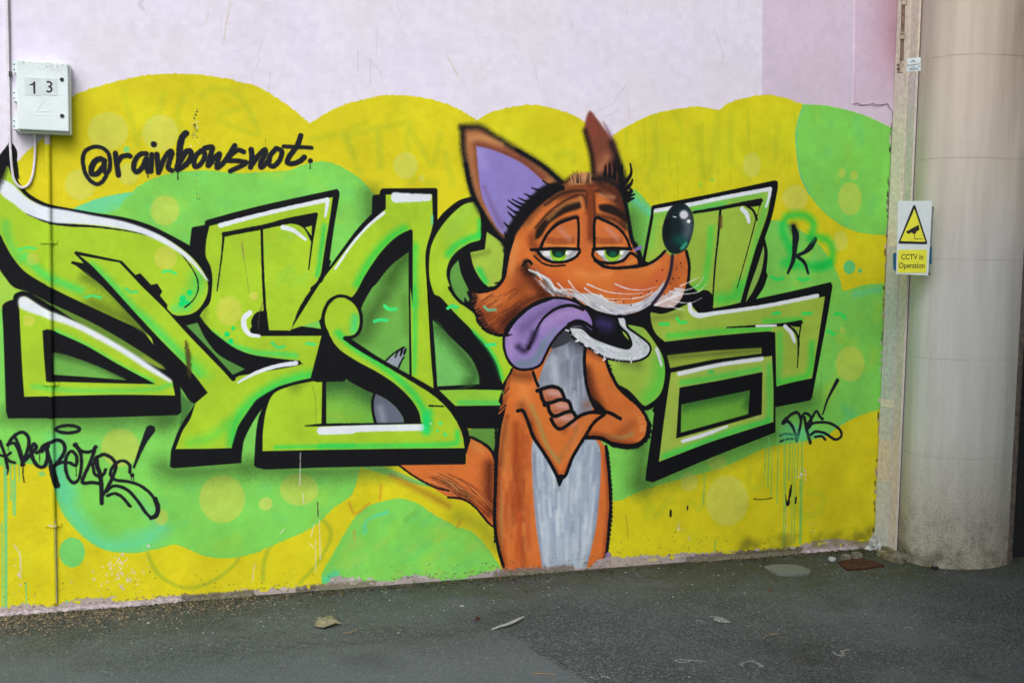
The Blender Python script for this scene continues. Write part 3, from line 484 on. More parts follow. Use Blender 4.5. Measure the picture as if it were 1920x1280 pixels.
# body
body = f3((400, 290), (360, 420), (330, 600), (300, 780), (280, 1000), (272, 1280)) + f4((740, 560), (738, 760), (765, 940), (800, 1060, 1), (1450, 1060, 1), (1480, 900), (1500, 700), (1510, 540), (1500, 380), (1480, 220), (1430, 140)) + f3((1100, 800, 1), (1000, 500), (1090, 220, 1), (1050, 100), (700, 20), (480, 200))
poly(body, OR, 2.2); mbd = mask(body, 2)
bel = f4((985, 185), (985, 400), (995, 560), (1015, 760), (1040, 920), (1060, 1060, 1), (1335, 1060, 1), (1375, 900), (1410, 740), (1430, 560), (1442, 360), (1430, 190), (1340, 100, 1), (1050, 60, 1))
for k in range(70):
    x = random.uniform(745, 980); y = random.uniform(50, 850); l = random.uniform(100, 300)
    spray(f4((x, y), (x - 4, y + l / 2), (x + 6, y + l)), random.uniform(3, 7), random.choice([ORD, (180, 84, 36), ORL, (214, 118, 56), (186, 70, 40)]), .45, clip=mbd)
spray(f4((880, 60), (880, 300), (900, 600)), 12, (140, 56, 24), .6, clip=mbd); spray(f4((800, 60), (790, 300)), 14, ORL, .6, clip=mbd); spray(f4((778, 440), (775, 900)), 4, (150, 130, 80), .5, clip=mbd)
poly(bel, (164, 180, 202), 3); mbl = mask(bel, 2)
for k in range(110):
    x = random.uniform(990, 1430); y = random.uniform(150, 850); l = random.uniform(80, 260); b = (1210 - x) / 400
    spray(f4((x, y), (x + 10 * b, y + l / 2), (x + 30 * b, y + l)), random.uniform(2.4, 5.5), random.choice([(196, 210, 226), (140, 156, 180), (220, 230, 240), (206, 218, 232), (126, 142, 168)]), .5, clip=mbl)
spray(f4((1000, 250), (1000, 500), (1030, 800), (1060, 1040)), 5, (120, 132, 156), .6, clip=mbl); spray(f4((1430, 250), (1435, 450), (1400, 760), (1350, 1000)), 5, (120, 132, 156), .6, clip=mbl)
spray(f4((756, 300), (752, 700), (790, 980)), 8, (110, 46, 24), .6, clip=mbd); spray(f4((1470, 260), (1490, 600), (1460, 950)), 5, (140, 60, 34), .6, clip=mbd); spray(f4((960, 200), (970, 500), (1000, 900)), 9, (222, 126, 66), .45, clip=mbd)
# chest
chest = f3((830, -10), (740, 80), (660, 200), (610, 330), (590, 420), (700, 560), (880, 700), (1010, 560), (960, 430), (935, 280), (935, 100))
poly(chest, (138, 146, 164), 2.5); mch = mask(chest, 2)
for k in range(60):
    x = random.uniform(620, 940); y = random.uniform(20, 560)
    spray(f3((x, y), (x - 3, y + 60), (x + 4, y + 130)), random.uniform(2, 6), random.choice([(170, 180, 196), (110, 116, 132), (190, 200, 214), (150, 160, 178)]), .5, clip=mch)
spray(f3((700, 250), (760, 420), (820, 560)), 20, (186, 194, 208), .5, clip=mch); spray(f3((640, 200), (720, 90)), 8, (90, 94, 106), .6, clip=mch); spray(f3((830, 20), (900, 60), (1000, 120)), 22, (34, 36, 46), .95, clip=mch); spray(f3((950, 560), (980, 540)), 10, (150, 90, 60), .6, clip=mch)
# upper arm right + forearm to elbow
armr = f3((945, 110, 1), (1050, 160), (1100, 220, 1), (1130, 300), (1180, 400), (1240, 470), (1330, 540), (1390, 620), (1430, 700), (1415, 780), (1350, 840), (1260, 860), (1160, 840), (1060, 800), (950, 800, 1), (1000, 730), (1090, 620, 1), (1010, 560), (970, 460), (945, 320))
poly(armr, OR, 2); mar = mask(armr, 2)
spray(f3((960, 300), (1000, 480), (1060, 590)), 14, (70, 30, 20), .85, clip=mar); spray(f3((1010, 150), (1060, 300), (1180, 480)), 16, (214, 124, 58), .7, clip=mar); spray(f3((980, 140), (1060, 190)), 10, (96, 40, 22), .7, clip=mar)
spray(f3((1290, 700), (1200, 780)), 14, (150, 80, 46), .6, clip=mar); spray(f3((1100, 790), (1220, 800), (1300, 770)), 5, (150, 150, 100), .7, clip=mar); spray(f3((1120, 680), (1200, 640), (1330, 620)), 16, (216, 124, 66), .6, clip=mar)
for k in range(16):
    y = 640 + k * 11; b_ = math.sin((y - 620) / 200 * math.pi)
    stroke(f3((1340 + 20 * b_, y + 6), (1372 + 22 * b_, y), (1396 + 26 * b_, y + random.uniform(-6, 14))), 1.5, random.choice([(232, 160, 100), (222, 140, 76), (200, 104, 50)]), soft=2.4, alpha=.35, taper=(1.5, .2))
# left arm + crossed forearm
arml = f3((470, 560, 1), (520, 640), (555, 790), (640, 930), (720, 1060), (750, 1120, 1), (790, 1090, 1), (850, 950), (950, 800), (1010, 700), (1090, 622, 1), (1000, 612), (920, 640), (860, 680), (780, 735, 1), (700, 650), (620, 540), (590, 440, 1), (480, 420), (430, 500))
poly(arml, OR, 2); mal = mask(arml, 2)
spray(f3((540, 560), (600, 700), (660, 860), (750, 980)), 6, (150, 150, 90), .75, clip=mal); spray(f3((880, 720), (870, 780), (760, 950)), 7, (140, 110, 70), .6, clip=mal); spray(f3((640, 600), (740, 800), (800, 900)), 16, (212, 122, 56), .7, clip=mal); spray(f3((960, 650), (900, 760), (820, 960)), 12, (216, 130, 70), .6, clip=mal)
spray(f3((410, 320), (470, 400), (500, 520)), 20, ORL, .6, clip=mbd); spray(f3((470, 560), (540, 700)), 12, (120, 60, 34), .6)
for p_, r_, c_, a_ in ((f3((960, 780), (1080, 790), (1200, 840), (1300, 850)), 8, (120, 54, 30), .75),): spray(p_, r_, c_, a_, clip=mar)
for p_, r_, c_, a_ in ((f3((520, 680), (590, 830), (680, 980), (750, 1090)), 7, (110, 50, 28), .7), (f3((1060, 660), (960, 800), (870, 940), (800, 1060)), 7, (120, 56, 30), .7), (f3((640, 470), (700, 560), (740, 680), (790, 740)), 9, (130, 66, 40), .55)): spray(p_, r_, c_, a_, clip=mal)
spray(f3((380, 300), (420, 330), (520, 340)), 14, (96, 44, 26), .7, clip=mbd); spray(f3((360, 640), (330, 800), (310, 1000)), 7, (120, 56, 30), .6, clip=mbd)
# fingers
for c, rx, ry, rot in (((705, 478), 95, 58, .35), ((765, 575), 95, 58, .35), ((795, 665), 95, 55, .35)):
    pts = [(c[0] + rx * math.cos(a) * math.cos(rot) - ry * math.sin(a) * math.sin(rot), c[1] + rx * math.cos(a) * math.sin(rot) + ry * math.sin(a) * math.cos(rot)) for a in [k * math.pi / 7 for k in range(14)]]
    poly(f3(*pts), (196, 122, 92), 2); mfg = mask(f3(*pts), 2)
    spray(f3((c[0] - 20, c[1] - 14), (c[0] + 40, c[1] - 5)), 8, (214, 176, 178), .7, clip=mfg); spray(f3((c[0] - 40, c[1] + 30), (c[0] + 20, c[1] + 35)), 8, (150, 78, 48), .6, clip=mfg)
stroke(f3((585, 450), (640, 430), (700, 418), (760, 440), (790, 500)), 3.4, K); stroke(f3((612, 460), (625, 510), (650, 540), (700, 535), (760, 515), (820, 530), (845, 590)), 3.4, K); stroke(f3((640, 555), (665, 560), (680, 610), (720, 640), (800, 610), (850, 605), (880, 650)), 3.4, K); stroke(f3((690, 660), (710, 700), (750, 735), (800, 715), (860, 670), (920, 630), (1000, 610), (1090, 620)), 3.2, K)
stroke(f3((555, 310), (575, 370), (595, 415)), 2.6, K)
for p, r in ((f3((440, 600), (480, 600), (520, 690), (555, 790), (640, 920), (700, 1020), (750, 1120)), 3.2), (f3((760, 1110), (800, 1080), (850, 950), (940, 800), (1010, 690), (1090, 625)), 3.2), (f3((1020, 600), (1120, 612), (1210, 658)), 3.2), (f3((945, 800), (1060, 805), (1150, 850)), 3.6), (f3((945, 120), (940, 250), (960, 420), (1010, 560), (1070, 610)), 3)):
    stroke(p, r, K)
poly(f3((730, 1090), (790, 1080), (770, 1140), (750, 1165)), K)
poly(f3((960, 440), (1000, 500), (1050, 540), (1100, 600), (1030, 600), (985, 520)), K, 4, .9)
stroke(f3((1150, 850), (1260, 868), (1350, 850), (1410, 790), (1425, 700)), 4.6, K); stroke(f3((1100, 215), (1130, 300), (1180, 400), (1240, 470), (1330, 545), (1390, 620), (1420, 690)), 3, K)
for k in range(46):                                      # hair ticks on the elbow and arm outline
    t = k / 45
    P_ = cr([(1120, 260), (1180, 400), (1240, 470), (1330, 545), (1400, 640), (1430, 720), (1400, 810), (1300, 870), (1150, 860)], False, 8); q = P_[int(t * (len(P_) - 1))]
    q2 = (q[0] + random.uniform(8, 22), q[1] + random.uniform(0, 28) if t < .8 else q[1] + 18)
    stroke(f3(q, q2), 1.6, K, taper=(1.3, .4))
stroke(f3((395, 290), (355, 410), (335, 520), (330, 600)), 2.2, K); stroke(f3((345, 560), (310, 700), (292, 850), (280, 1000), (272, 1200)) + f4((735, 600), (735, 720), (760, 880), (795, 1000)), 3, K)
stroke(f4((1478, 200), (1500, 420), (1508, 600), (1500, 700), (1490, 840), (1475, 940), (1440, 1015)), 2.8, K)
for k in range(26):
    y = 220 + k * 30; x = 1482 + 26 * math.sin(min(1, (y - 200) / 400) * math.pi / 2) - max(0, y - 640) * .12
    stroke(f4((x, y), (x + 10, y + 30)), 1.9, K)
    y = 60 + k * 30; stroke(f4((748 - (k > 4) * 6, y), (742 - (k > 4) * 6, y + 26)), 2, K)
for k in range(16):
    y = 330 + k * 16; stroke(f3((395 - k * 3, y), (360 - k * 4, y + 50)), 1.3, random.choice([K, (190, 100, 50), (160, 80, 40)]), alpha=.9)
for k in range(8): stroke(f3((325, 455 + k * 9), (300 + k * 3, 530 + k * 4)), 1, K)
disc(1140, 1043, 6, 9, (146, 116, 168), .9)
# right ear
ear2 = f1((1070, 112), (1120, 160), (1170, 225), (1230, 300), (1270, 400), (1310, 560), (1320, 700), (1110, 600), (1090, 450), (1060, 330), (1035, 230))
poly(ear2, (124, 68, 52), 9); me2 = mask(ear2, 6)
spray(f1((1130, 540), (1190, 440)), 14, (188, 124, 84), .75, clip=me2); spray(f1((1080, 150), (1110, 260)), 10, (140, 66, 60), .8, clip=me2); spray(f1((1040, 250), (1080, 400), (1100, 540)), 7, (20, 14, 14), .9)
spray(f1((1230, 330), (1280, 480), (1310, 600)), 9, K, .9); spray(f1((1190, 220), (1230, 290)), 7, (170, 150, 190), .5); spray(f1((1170, 190), (1230, 300), (1260, 400)), 3, (110, 60, 64), .5)
# left ear
ear1 = f1((170, 215, 1), (300, 225), (400, 285), (560, 385), (740, 500), (890, 630, 1), (600, 860), (500, 1060, 1), (400, 960), (320, 850), (250, 710), (210, 560), (175, 380))
poly(ear1, (178, 116, 74), 4); me1 = mask(ear1, 3)
spray(f1((175, 230), (180, 380), (215, 560), (255, 710), (330, 860), (400, 950), (480, 1040)), 8, K, 1); stroke(f1((200, 480), (215, 580), (250, 700), (330, 850), (400, 960), (490, 1058)), 3.5, K, soft=3)
spray(f1((170, 225), (300, 225), (420, 300), (560, 385), (740, 495), (880, 615)), 9, (24, 22, 22), 1); stroke(f1((560, 385), (740, 495), (890, 625)), 3.5, K, soft=4)
earp = f1((272, 355, 1), (350, 370), (460, 410), (600, 480), (720, 580), (780, 660), (700, 760), (560, 900), (500, 975), (440, 960), (370, 840), (310, 700), (285, 520))
spray(f1((280, 350), (440, 395), (600, 465), (740, 580)), 11, (112, 56, 48), .9, clip=me1); spray(f1((275, 380), (285, 560), (340, 760)), 9, (128, 74, 52), .8, clip=me1); spray(f1((230, 300), (330, 300), (450, 340)), 7, (206, 150, 96), .7, clip=me1)
poly(earp, (140, 128, 200), 5); mep = mask(earp, 4)
spray(f1((300, 400), (320, 480)), 14, (168, 156, 222), .7, clip=mep); spray(f1((480, 950), (560, 860)), 10, (150, 160, 200), .5, clip=mep); spray(f1((330, 640), (400, 820), (460, 930)), 7, (120, 96, 150), .7, clip=mep)
stroke(f1((860, 640), (760, 670), (640, 780), (540, 920), (490, 1040)), 9, K, soft=8)
# head
head = f1((850, 650), (950, 565), (1030, 545), (1130, 590), (1250, 650), (1310, 750), (1330, 900), (1370, 1050)) + f2((1330, 300), (1360, 380, 1), (1400, 380), (1480, 340), (1545, 285, 1), (1600, 320), (1700, 270, 1), (1725, 380), (1720, 500), (1690, 620), (1630, 700), (1550, 725), (1450, 695, 1), (1380, 720), (1300, 755), (1180, 770), (1050, 740), (950, 690), (850, 640), (700, 640), (560, 690), (430, 800), (360, 905, 1), (270, 915), (190, 880), (155, 820), (120, 760), (125, 720), (85, 690), (95, 640), (68, 590, 1), (150, 600), (230, 580), (300, 545), (340, 480), (360, 390), (375, 290), (410, 180)) + f1((560, 940), (640, 830), (740, 730))
poly(head, OR, 2.2); mh = mask(head, 2)
spray(f1((620, 900), (720, 770), (850, 680), (1000, 610)), 13, ORL, .85, clip=mh); spray(f1((960, 590), (1040, 580)), 10, (214, 150, 100), .8, clip=mh)
spray(f2((430, 220), (400, 350), (390, 470)), 12, (222, 148, 84), .7, clip=mh); spray(f2((520, 460), (620, 560), (700, 600)), 22, (96, 44, 22), .8, clip=mh); spray(f2((200, 780), (300, 840), (380, 760)), 26, (116, 54, 28), .85, clip=mh); spray(f2((130, 620), (260, 640)), 12, (214, 130, 70), .8, clip=mh)
spray(f2((600, 460), (800, 540), (1000, 580)), 18, (186, 84, 40), .6, clip=mh); spray(f2((900, 480), (1200, 510), (1450, 420)), 22, (220, 128, 58), .6, clip=mh); spray(f2((1200, 560), (1400, 570), (1500, 470)), 16, (206, 96, 66), .6, clip=mh); spray(f2((1620, 400), (1600, 560)), 14, (170, 80, 50), .5, clip=mh); spray(f2((1540, 290), (1480, 345), (1440, 380)), 4, (170, 130, 160), .8, clip=mh); spray(f2((540, 180), (580, 260)), 10, ORD, .6, clip=mh)
for k in range(40):
    x = random.uniform(140, 420); y = random.uniform(600, 860)
    stroke(f2((x + 90, y - 40), (x + 40, y - 10), (x, y + 20)), .8, random.choice([(120, 56, 30), (90, 40, 22), (226, 160, 90), (170, 84, 44)]), alpha=.55, clip=mh)
spray(f1((640, 880), (760, 740), (900, 670), (1010, 650)), 9, (120, 62, 34), .6, clip=mh); spray(f1((900, 700), (1030, 740)), 9, (120, 60, 34), .5, clip=mh); spray(f1((1140, 640), (1240, 720), (1310, 820)), 14, (76, 38, 28), .7, clip=mh); spray(f1((1070, 760), (1090, 980)), 8, (110, 52, 30), .6, clip=mh)
spray(f2((430, 500), (480, 640), (380, 760), (250, 850)), 20, (134, 62, 30), .6, clip=mh); spray(f2((420, 760), (340, 880)), 14, (70, 32, 22), .8, clip=mh); spray(f2((470, 420), (560, 520), (650, 620)), 12, (70, 30, 18), .7, clip=mh); spray(f2((600, 330), (560, 200)), 7, (140, 70, 40), .5, clip=mh)
for p_, r_, c_, a_ in ((f1((600, 900), (700, 780), (830, 700), (980, 640), (1060, 640)), 12, (104, 52, 30), .75), (f1((870, 720), (960, 690), (1050, 700)), 9, (96, 48, 28), .6), (f1((1150, 620), (1250, 690), (1310, 800), (1330, 900)), 13, (66, 34, 26), .85),
                       (f1((1080, 640), (1080, 800), (1085, 1000)), 9, (96, 44, 26), .75), (f2((600, 300), (540, 230), (560, 150)), 9, (120, 58, 32), .6), (f2((330, 820), (420, 740), (520, 660), (640, 610)), 12, (70, 30, 20), .8), (f2((180, 850), (280, 900)), 10, (60, 28, 18), .8),
                       (f2((120, 640), (180, 760)), 12, (120, 56, 28), .6), (f2((420, 600), (500, 520)), 14, (120, 56, 30), .5), (f2((880, 440), (1000, 470), (1140, 450)), 9, (232, 150, 84), .55), (f2((1250, 430), (1400, 430), (1500, 380)), 7, (226, 136, 70), .6)):
    spray(p_, r_, c_, a_, clip=mh)
# muzzle fur, white
wf = f2((520, 415, 1), (580, 440), (680, 490), (720, 550), (820, 595), (960, 600), (1050, 610), (1160, 670), (1280, 680), (1380, 650), (1470, 590), (1545, 500, 1), (1520, 590), (1440, 690), (1330, 740), (1180, 768), (1060, 740), (960, 690), (860, 620), (740, 605), (670, 590), (660, 540), (610, 480), (540, 450))
poly(wf, (196, 204, 216), 3, .93)
mwf = mask(wf, 4)
for k in range(150):
    a = random.random(); base = cr([(560, 440), (700, 580), (860, 610), (1000, 690), (1180, 740), (1350, 700), (1480, 600)], False, 8); i = int(a * (len(base) - 2)); q = base[i]; q2 = base[i + 1]
    dx, dy = q2[0] - q[0], q2[1] - q[1]; l = math.hypot(dx, dy); o = random.uniform(-38, 22); nx, ny = -dy / l, dx / l
    s0 = (q[0] + nx * o, q[1] + ny * o); s1 = (s0[0] + dx * 2.4 + nx * 8, s0[1] + dy * 2.4 + ny * 8)
    stroke(f2(s0, s1), random.uniform(.5, 1.1), random.choice([(238, 242, 250), (170, 178, 196), (220, 226, 238), (140, 140, 160)]), alpha=.7)
cw = f2((1450, 690), (1480, 640), (1560, 600), (1640, 560), (1690, 570), (1670, 640), (1620, 700), (1550, 720))
poly(cw, (206, 196, 204), 5, .85)
for k in range(22):
    a = random.uniform(0, 1); stroke(f2((1460 + 20 * a, 690), (1560 + 60 * a, 650 - 40 * a), (1620 + 60 * a, 590 - 40 * a + 60 * random.random())), .7, (240, 240, 248), alpha=.6)
# mouth interior and lower jaw
mouth = f2((950, 690), (1060, 745), (1180, 775), (1300, 760), (1440, 700), (1400, 800), (1250, 780), (1230, 900), (1320, 1000), (1200, 1040), (1050, 950), (1010, 900), (990, 800))
poly(mouth, K, 2); spray(f2((1060, 820), (1120, 840)), 16, (66, 56, 120), .8, clip=mask(mouth, 2))
poly(f2((690, 1010), (730, 910), (790, 840), (860, 830), (900, 880), (860, 930), (800, 980)), (58, 60, 70), 3)
poly(f2((800, 860, 1), (840, 810), (920, 790), (1010, 830), (1060, 940), (1030, 960), (940, 900), (880, 880), (830, 880)), K, 2)
jaw = f2((830, 860, 1), (920, 870), (990, 930), (1080, 970), (1200, 1010), (1270, 1020), (1300, 980), (1270, 900), (1210, 840), (1190, 780, 1), (1240, 790), (1260, 860), (1340, 920), (1410, 975), (1430, 1020), (1400, 1070), (1320, 1100), (1200, 1095), (1100, 1075), (1010, 1020), (930, 975), (860, 920))
stroke([p[:2] for p in jaw] + [jaw[0][:2]], 4.2, K); poly(jaw, (206, 212, 222), 2)
mj = mask(jaw, 2)
for k in range(110):
    base = cr([(840, 880), (950, 940), (1080, 1010), (1220, 1055), (1350, 1050), (1390, 1000), (1300, 920), (1220, 820)], False, 8); i = int(random.random() * (len(base) - 2)); q = base[i]; q2 = base[i + 1]; dx, dy = q2[0] - q[0], q2[1] - q[1]; l = math.hypot(dx, dy); o = random.uniform(-30, 30)
    s0 = (q[0] - dy / l * o, q[1] + dx / l * o); stroke(f2(s0, (s0[0] + dx * 2.5, s0[1] + dy * 2.5)), .6, random.choice([(244, 248, 252), (150, 160, 176), (186, 196, 206), (170, 200, 180)]), alpha=.65, clip=mj)
for p in (((820, 880), (800, 875)), ((890, 950), (875, 958)), ((1040, 1045), (1020, 1040)), ((1270, 1090), (1290, 1120)), ((960, 1000), (945, 990)), ((1090, 1080), (1080, 1100))): stroke(f2(p[0], ((p[0][0] + p[1][0]) / 2 + 12, (p[0][1] + p[1][1]) / 2 + 3), p[1]), 1.4, (226, 232, 240))
spray(f2((850, 850), (930, 850), (990, 885)), 3, (150, 150, 180), .7)
for k in range(40):
    base = cr([(850, 900), (940, 975), (1060, 1050), (1180, 1090), (1300, 1095), (1380, 1070)], False, 8); i = int(random.random() * (len(base) - 2)); q = base[i]
    stroke(f2((q[0] + 10, q[1] - 14), (q[0] + 2, q[1] + 2), (q[0] + random.uniform(-14, 4), q[1] + random.uniform(6, 16))), 1.0, random.choice([(226, 232, 240), (190, 198, 208), (206, 214, 222)]), soft=1.5, alpha=.85, taper=(1.3, .3))
# tongue
tng = f2((1000, 880, 1), (900, 810), (820, 830), (740, 900), (680, 980), (640, 1060), (600, 1130), (520, 1160), (430, 1150), (370, 1080), (345, 980), (360, 880), (430, 790), (540, 700), (660, 650), (800, 650), (920, 700), (990, 790))
stroke([p[:2] for p in tng] + [tng[0][:2]], 4.6, K); poly(tng, PUR, 2.4); mg = mask(tng, 2)
spray(f2((450, 1130), (560, 1110), (640, 980)), 10, (100, 140, 140), .8, clip=mg); spray(f2((480, 860), (600, 760), (760, 690)), 14, (104, 86, 140), .7, clip=mg); spray(f2((620, 850), (760, 760), (900, 750)), 12, (178, 148, 210), .7, clip=mg); spray(f2((390, 900), (380, 1040)), 12, (176, 148, 206), .7, clip=mg); spray(f2((640, 960), (720, 880)), 8, (120, 150, 170), .6, clip=mg)
stroke(f2((930, 720, 3), (840, 690, 3), (740, 710, 2.6), (650, 770, 2.2), (590, 850, 2), (560, 930, 2.4), (520, 1010, 3.4)), 2.6, K); spray(f2((560, 900), (530, 980), (490, 1030), (445, 1000)), 8, (40, 28, 60), .9, clip=mg); spray(f2((600, 850), (560, 950)), 5, (60, 46, 90), .7, clip=mg)
spray(f2((850, 840), (900, 830), (1000, 900)), 3, (30, 20, 40), .8); stroke(f2((820, 830), (900, 805), (1000, 860), (1030, 920)), 2.6, K)
# nose
nose = f2((1645, -75), (1700, -65), (1745, -10), (1762, 80), (1740, 190), (1700, 270), (1630, 305), (1570, 285), (1530, 210), (1525, 110), (1560, 0), (1600, -55))
poly(nose, (20, 34, 40), 3); mno = mask(nose, 2)
spray(f2((1700, 20), (1720, 120), (1700, 180)), 14, (110, 126, 140), .75, clip=mno); spray(f2((1640, 200), (1690, 220)), 12, (10, 90, 76), .9, clip=mno); spray(f2((1670, 265), (1700, 230)), 4, (70, 200, 160), .9, clip=mno); stroke(f2((1560, 60), (1550, 180)), 5, (10, 14, 20), soft=10, alpha=.7, clip=mno)
disc(*f2((1685, 12))[0], 8, 8, (226, 232, 240), .95, soft=6); disc(*f2((1722, 62))[0], 3.4, 3.6, (240, 244, 248)); stroke(f2((1605, 26), (1625, 30)), 1, (230, 236, 240))
# muzzle lines
stroke(f2((1600, 320), (1590, 420), (1560, 520), (1500, 620), (1450, 680)), 3, (44, 36, 56), soft=3); stroke(f2((1705, 285), (1725, 380), (1722, 480), (1700, 590), (1660, 670), (1590, 720), (1450, 705)), 2.8, K)
stroke(f2((1545, 285), (1500, 330), (1430, 375), (1340, 400), (1250, 405)), 2.6, K)
stroke(f2((1450, 690), (1340, 750), (1200, 775), (1060, 750), (940, 700), (860, 640)), 2.6, K)
for q in ((1525, 425), (1482, 508), (1588, 525), (1540, 605), (1605, 490), (1648, 485), (1630, 415), (1672, 405), (1662, 375), (1290, 635), (1235, 665), (1175, 655), (1425, 590), (1360, 610), (1290, 690), (1570, 480)):
    disc(*f2(q)[0], 1.3, 1.6, (40, 20, 16), .9)
for p in (((960, 530), (1100, 585), (1250, 605), (1385, 600)), ((1170, 530), (1260, 565), (1380, 575), (1490, 550)), ((1300, 640), (1380, 625), (1440, 590)), ((820, 505), (870, 570), (920, 610)), ((740, 525), (800, 580), (850, 605)), ((940, 560), (1000, 600), (1110, 640), (1290, 640)), ((1060, 610), (1120, 660), (1230, 665)),
          ((1660, 545), (1740, 510), (1800, 480)), ((1620, 565), (1700, 575), (1790, 540), (1835, 475)), ((1580, 585), (1680, 605), (1790, 590), (1855, 530)), ((1550, 630), (1640, 665), (1740, 670), (1820, 635)), ((1570, 690), (1640, 715), (1695, 722))):
    stroke(f2(*p), 1.1, (232, 232, 240), alpha=.85, taper=(1.2, .4))
# cheek hair
for k in range(26):
    t = k / 25; P_ = cr([(75, 600), (95, 650), (80, 700), (130, 760), (150, 820), (200, 880), (280, 915), (350, 915)], False, 8); q = P_[int(t * (len(P_) - 1))]
    stroke(f2((q[0] + 46, q[1] - 18 + 10 * t), (q[0] + 10, q[1] + 2), (q[0] - 8, q[1] - 6)), 2.1, K, taper=(.5, 1.1))
stroke(f2((190, 700), (220, 725), (275, 722)), 2.6, (120, 190, 150), alpha=.9)
stroke(f2((405, 190), (375, 280), (355, 380), (335, 480), (290, 545), (230, 575), (150, 590)), 3.4, K); stroke(f2((300, 520), (270, 525)), 1.4, K); stroke(f2((270, 555), (225, 555)), 1.4, K)
stroke(f2((350, 915), (400, 830), (480, 745), (560, 690), (700, 635)), 2.6, K)
# head outline fuzzy dark
stroke(f1((480, 1090), (530, 980), (620, 850), (730, 740), (860, 650)), 5, K, soft=6); spray(f1((860, 640), (930, 590)), 7, (40, 26, 20), .8)
stroke(f1((480, 1100), (470, 1200), (460, 1290)), 3, K)
spray(f1((1080, 590), (1180, 590), (1270, 640), (1320, 720)), 12, K, .95); stroke(f1((1300, 640), (1325, 760), (1350, 900), (1370, 1010), (1400, 1070), (1430, 1130), (1425, 1190)), 4, K, soft=3)
spray(f1((1250, 480), (1290, 560), (1310, 660)), 12, K, .95)
for k in range(9):                                       # ear lashes
    x0_, y0_ = [(740, 600), (610, 690), (570, 720), (525, 730), (495, 735), (490, 780), (495, 820), (465, 890), (470, 960)][k]; x1_, y1_ = [(880, 650), (720, 710), (700, 745), (680, 775), (640, 800), (620, 840), (590, 870), (545, 930), (510, 1000)][k]
    stroke(f1((x0_, y0_), ((x0_ + x1_) / 2 - 4, (y0_ + y1_) / 2 + 14), (x1_, y1_)), 2.6, K, taper=(.35, 1.5))
stroke(f1((665, 650), (720, 668), (800, 660), (880, 650)), 3, K, taper=(.4, 1.6))
for p in (((1320, 620), (1365, 550), (1360, 480)), ((1325, 660), (1365, 620), (1375, 590)), ((1330, 690), (1370, 675), (1350, 650)), ((1330, 715), (1390, 695)), ((1340, 740), (1385, 722)), ((1180, 560), (1185, 490)), ((1215, 570), (1212, 480)), ((1245, 580), (1250, 490)), ((1290, 600), (1300, 490))):
    stroke(f1(*p), 3, K, taper=(1.3, .5))
poly(f1((930, 620), (950, 570), (965, 545), (990, 560), (1010, 530), (1030, 552), (1055, 535), (1075, 580), (1090, 620)), (196, 142, 98), 6, .95)
for k in range(34):
    x = random.uniform(935, 1085); tx = x + (x - 1010) * .18 + random.uniform(-8, 8)
    stroke(f1((x, 612), ((x + tx) / 2, 580), (tx, random.uniform(525, 562))), 1.1, random.choice([(60, 40, 30), (214, 160, 116), (110, 80, 60), (206, 150, 104), (34, 28, 24)]), soft=1.6, alpha=.75, taper=(1.6, .3))
# brows
poly(f1((690, 1010), (700, 940), (780, 850), (900, 760), (1000, 745), (1010, 790), (900, 830), (790, 900), (730, 990)), (36, 24, 20), 8); poly(f1((1140, 770), (1230, 770), (1320, 830), (1345, 900), (1260, 850), (1150, 810)), (36, 24, 20), 8)
poly(f1((720, 1060), (760, 980), (850, 880), (980, 840), (1000, 860), (900, 890), (820, 950), (760, 1040)), (60, 34, 26), 7, .85)
for p in (((690, 930), (790, 820), (900, 740), (1000, 700), (1040, 720), (1050, 790)), ((760, 770), (880, 690), (1000, 670), (1050, 680), (1055, 760)), ((1100, 680), (1130, 670), (1180, 700), (1260, 740)), ((1100, 700), (1110, 860))):
    stroke(f1(*p), 2.2, (52, 32, 26), soft=5, alpha=.9)
spray(f1((780, 870), (880, 780), (1000, 735)), 5, (200, 140, 80), .7, clip=mh); spray(f1((1010, 720), (1030, 800)), 5, (206, 130, 70), .9); spray(f1((1180, 640), (1260, 680), (1300, 780)), 9, (90, 44, 30), .7, clip=mh); spray(f1((1150, 700), (1240, 720)), 6, (190, 130, 90), .8, clip=mh); spray(f1((1075, 660), (1075, 1000)), 12, (128, 60, 32), .85, clip=mh); spray(f1((1120, 640), (1050, 620)), 8, (110, 60, 40), .6, clip=mh)
spray(f1((1040, 860), (1035, 1080)), 6, (196, 106, 56), .8, clip=mh); spray(f1((1130, 850), (1240, 870), (1330, 930)), 8, (50, 28, 24), .8, clip=mh)
# eyelids
lidl = f1((730, 1075, 1), (770, 980), (840, 910), (920, 875), (985, 870, 1), (990, 1070, 1)); poly(lidl, (206, 112, 56), 3)
lidr = f1((1105, 1070, 1), (1112, 870, 1), (1180, 885), (1260, 920), (1320, 980), (1350, 1060, 1)); poly(lidr, (206, 112, 56), 3)
mll = mask(lidl, 2); mlr = mask(lidr, 2)
for m_, x_ in ((mll, 0), (mlr, 340)):
    spray(f1((760 + x_, 1050), (960 + x_, 1060)), 5, (226, 146, 66), .8, clip=m_)
    for k in range(5): stroke(f1((770 + x_, 1000 + k * 9), (860 + x_, 1010 + k * 9), (960 + x_, 1000 + k * 9)), 1.2, (140, 60, 34), soft=3, alpha=.5, clip=m_)
    spray(f1((860 + x_, 940), (930 + x_, 1010)), 7, (204, 150, 140), .6, clip=m_)
stroke(f1((725, 1075), (770, 980), (840, 910), (920, 875), (988, 868), (992, 1080)), 2.6, K); stroke(f1((1105, 1080), (1110, 868), (1180, 882), (1270, 930), (1330, 1000), (1358, 1070)), 2.6, K)
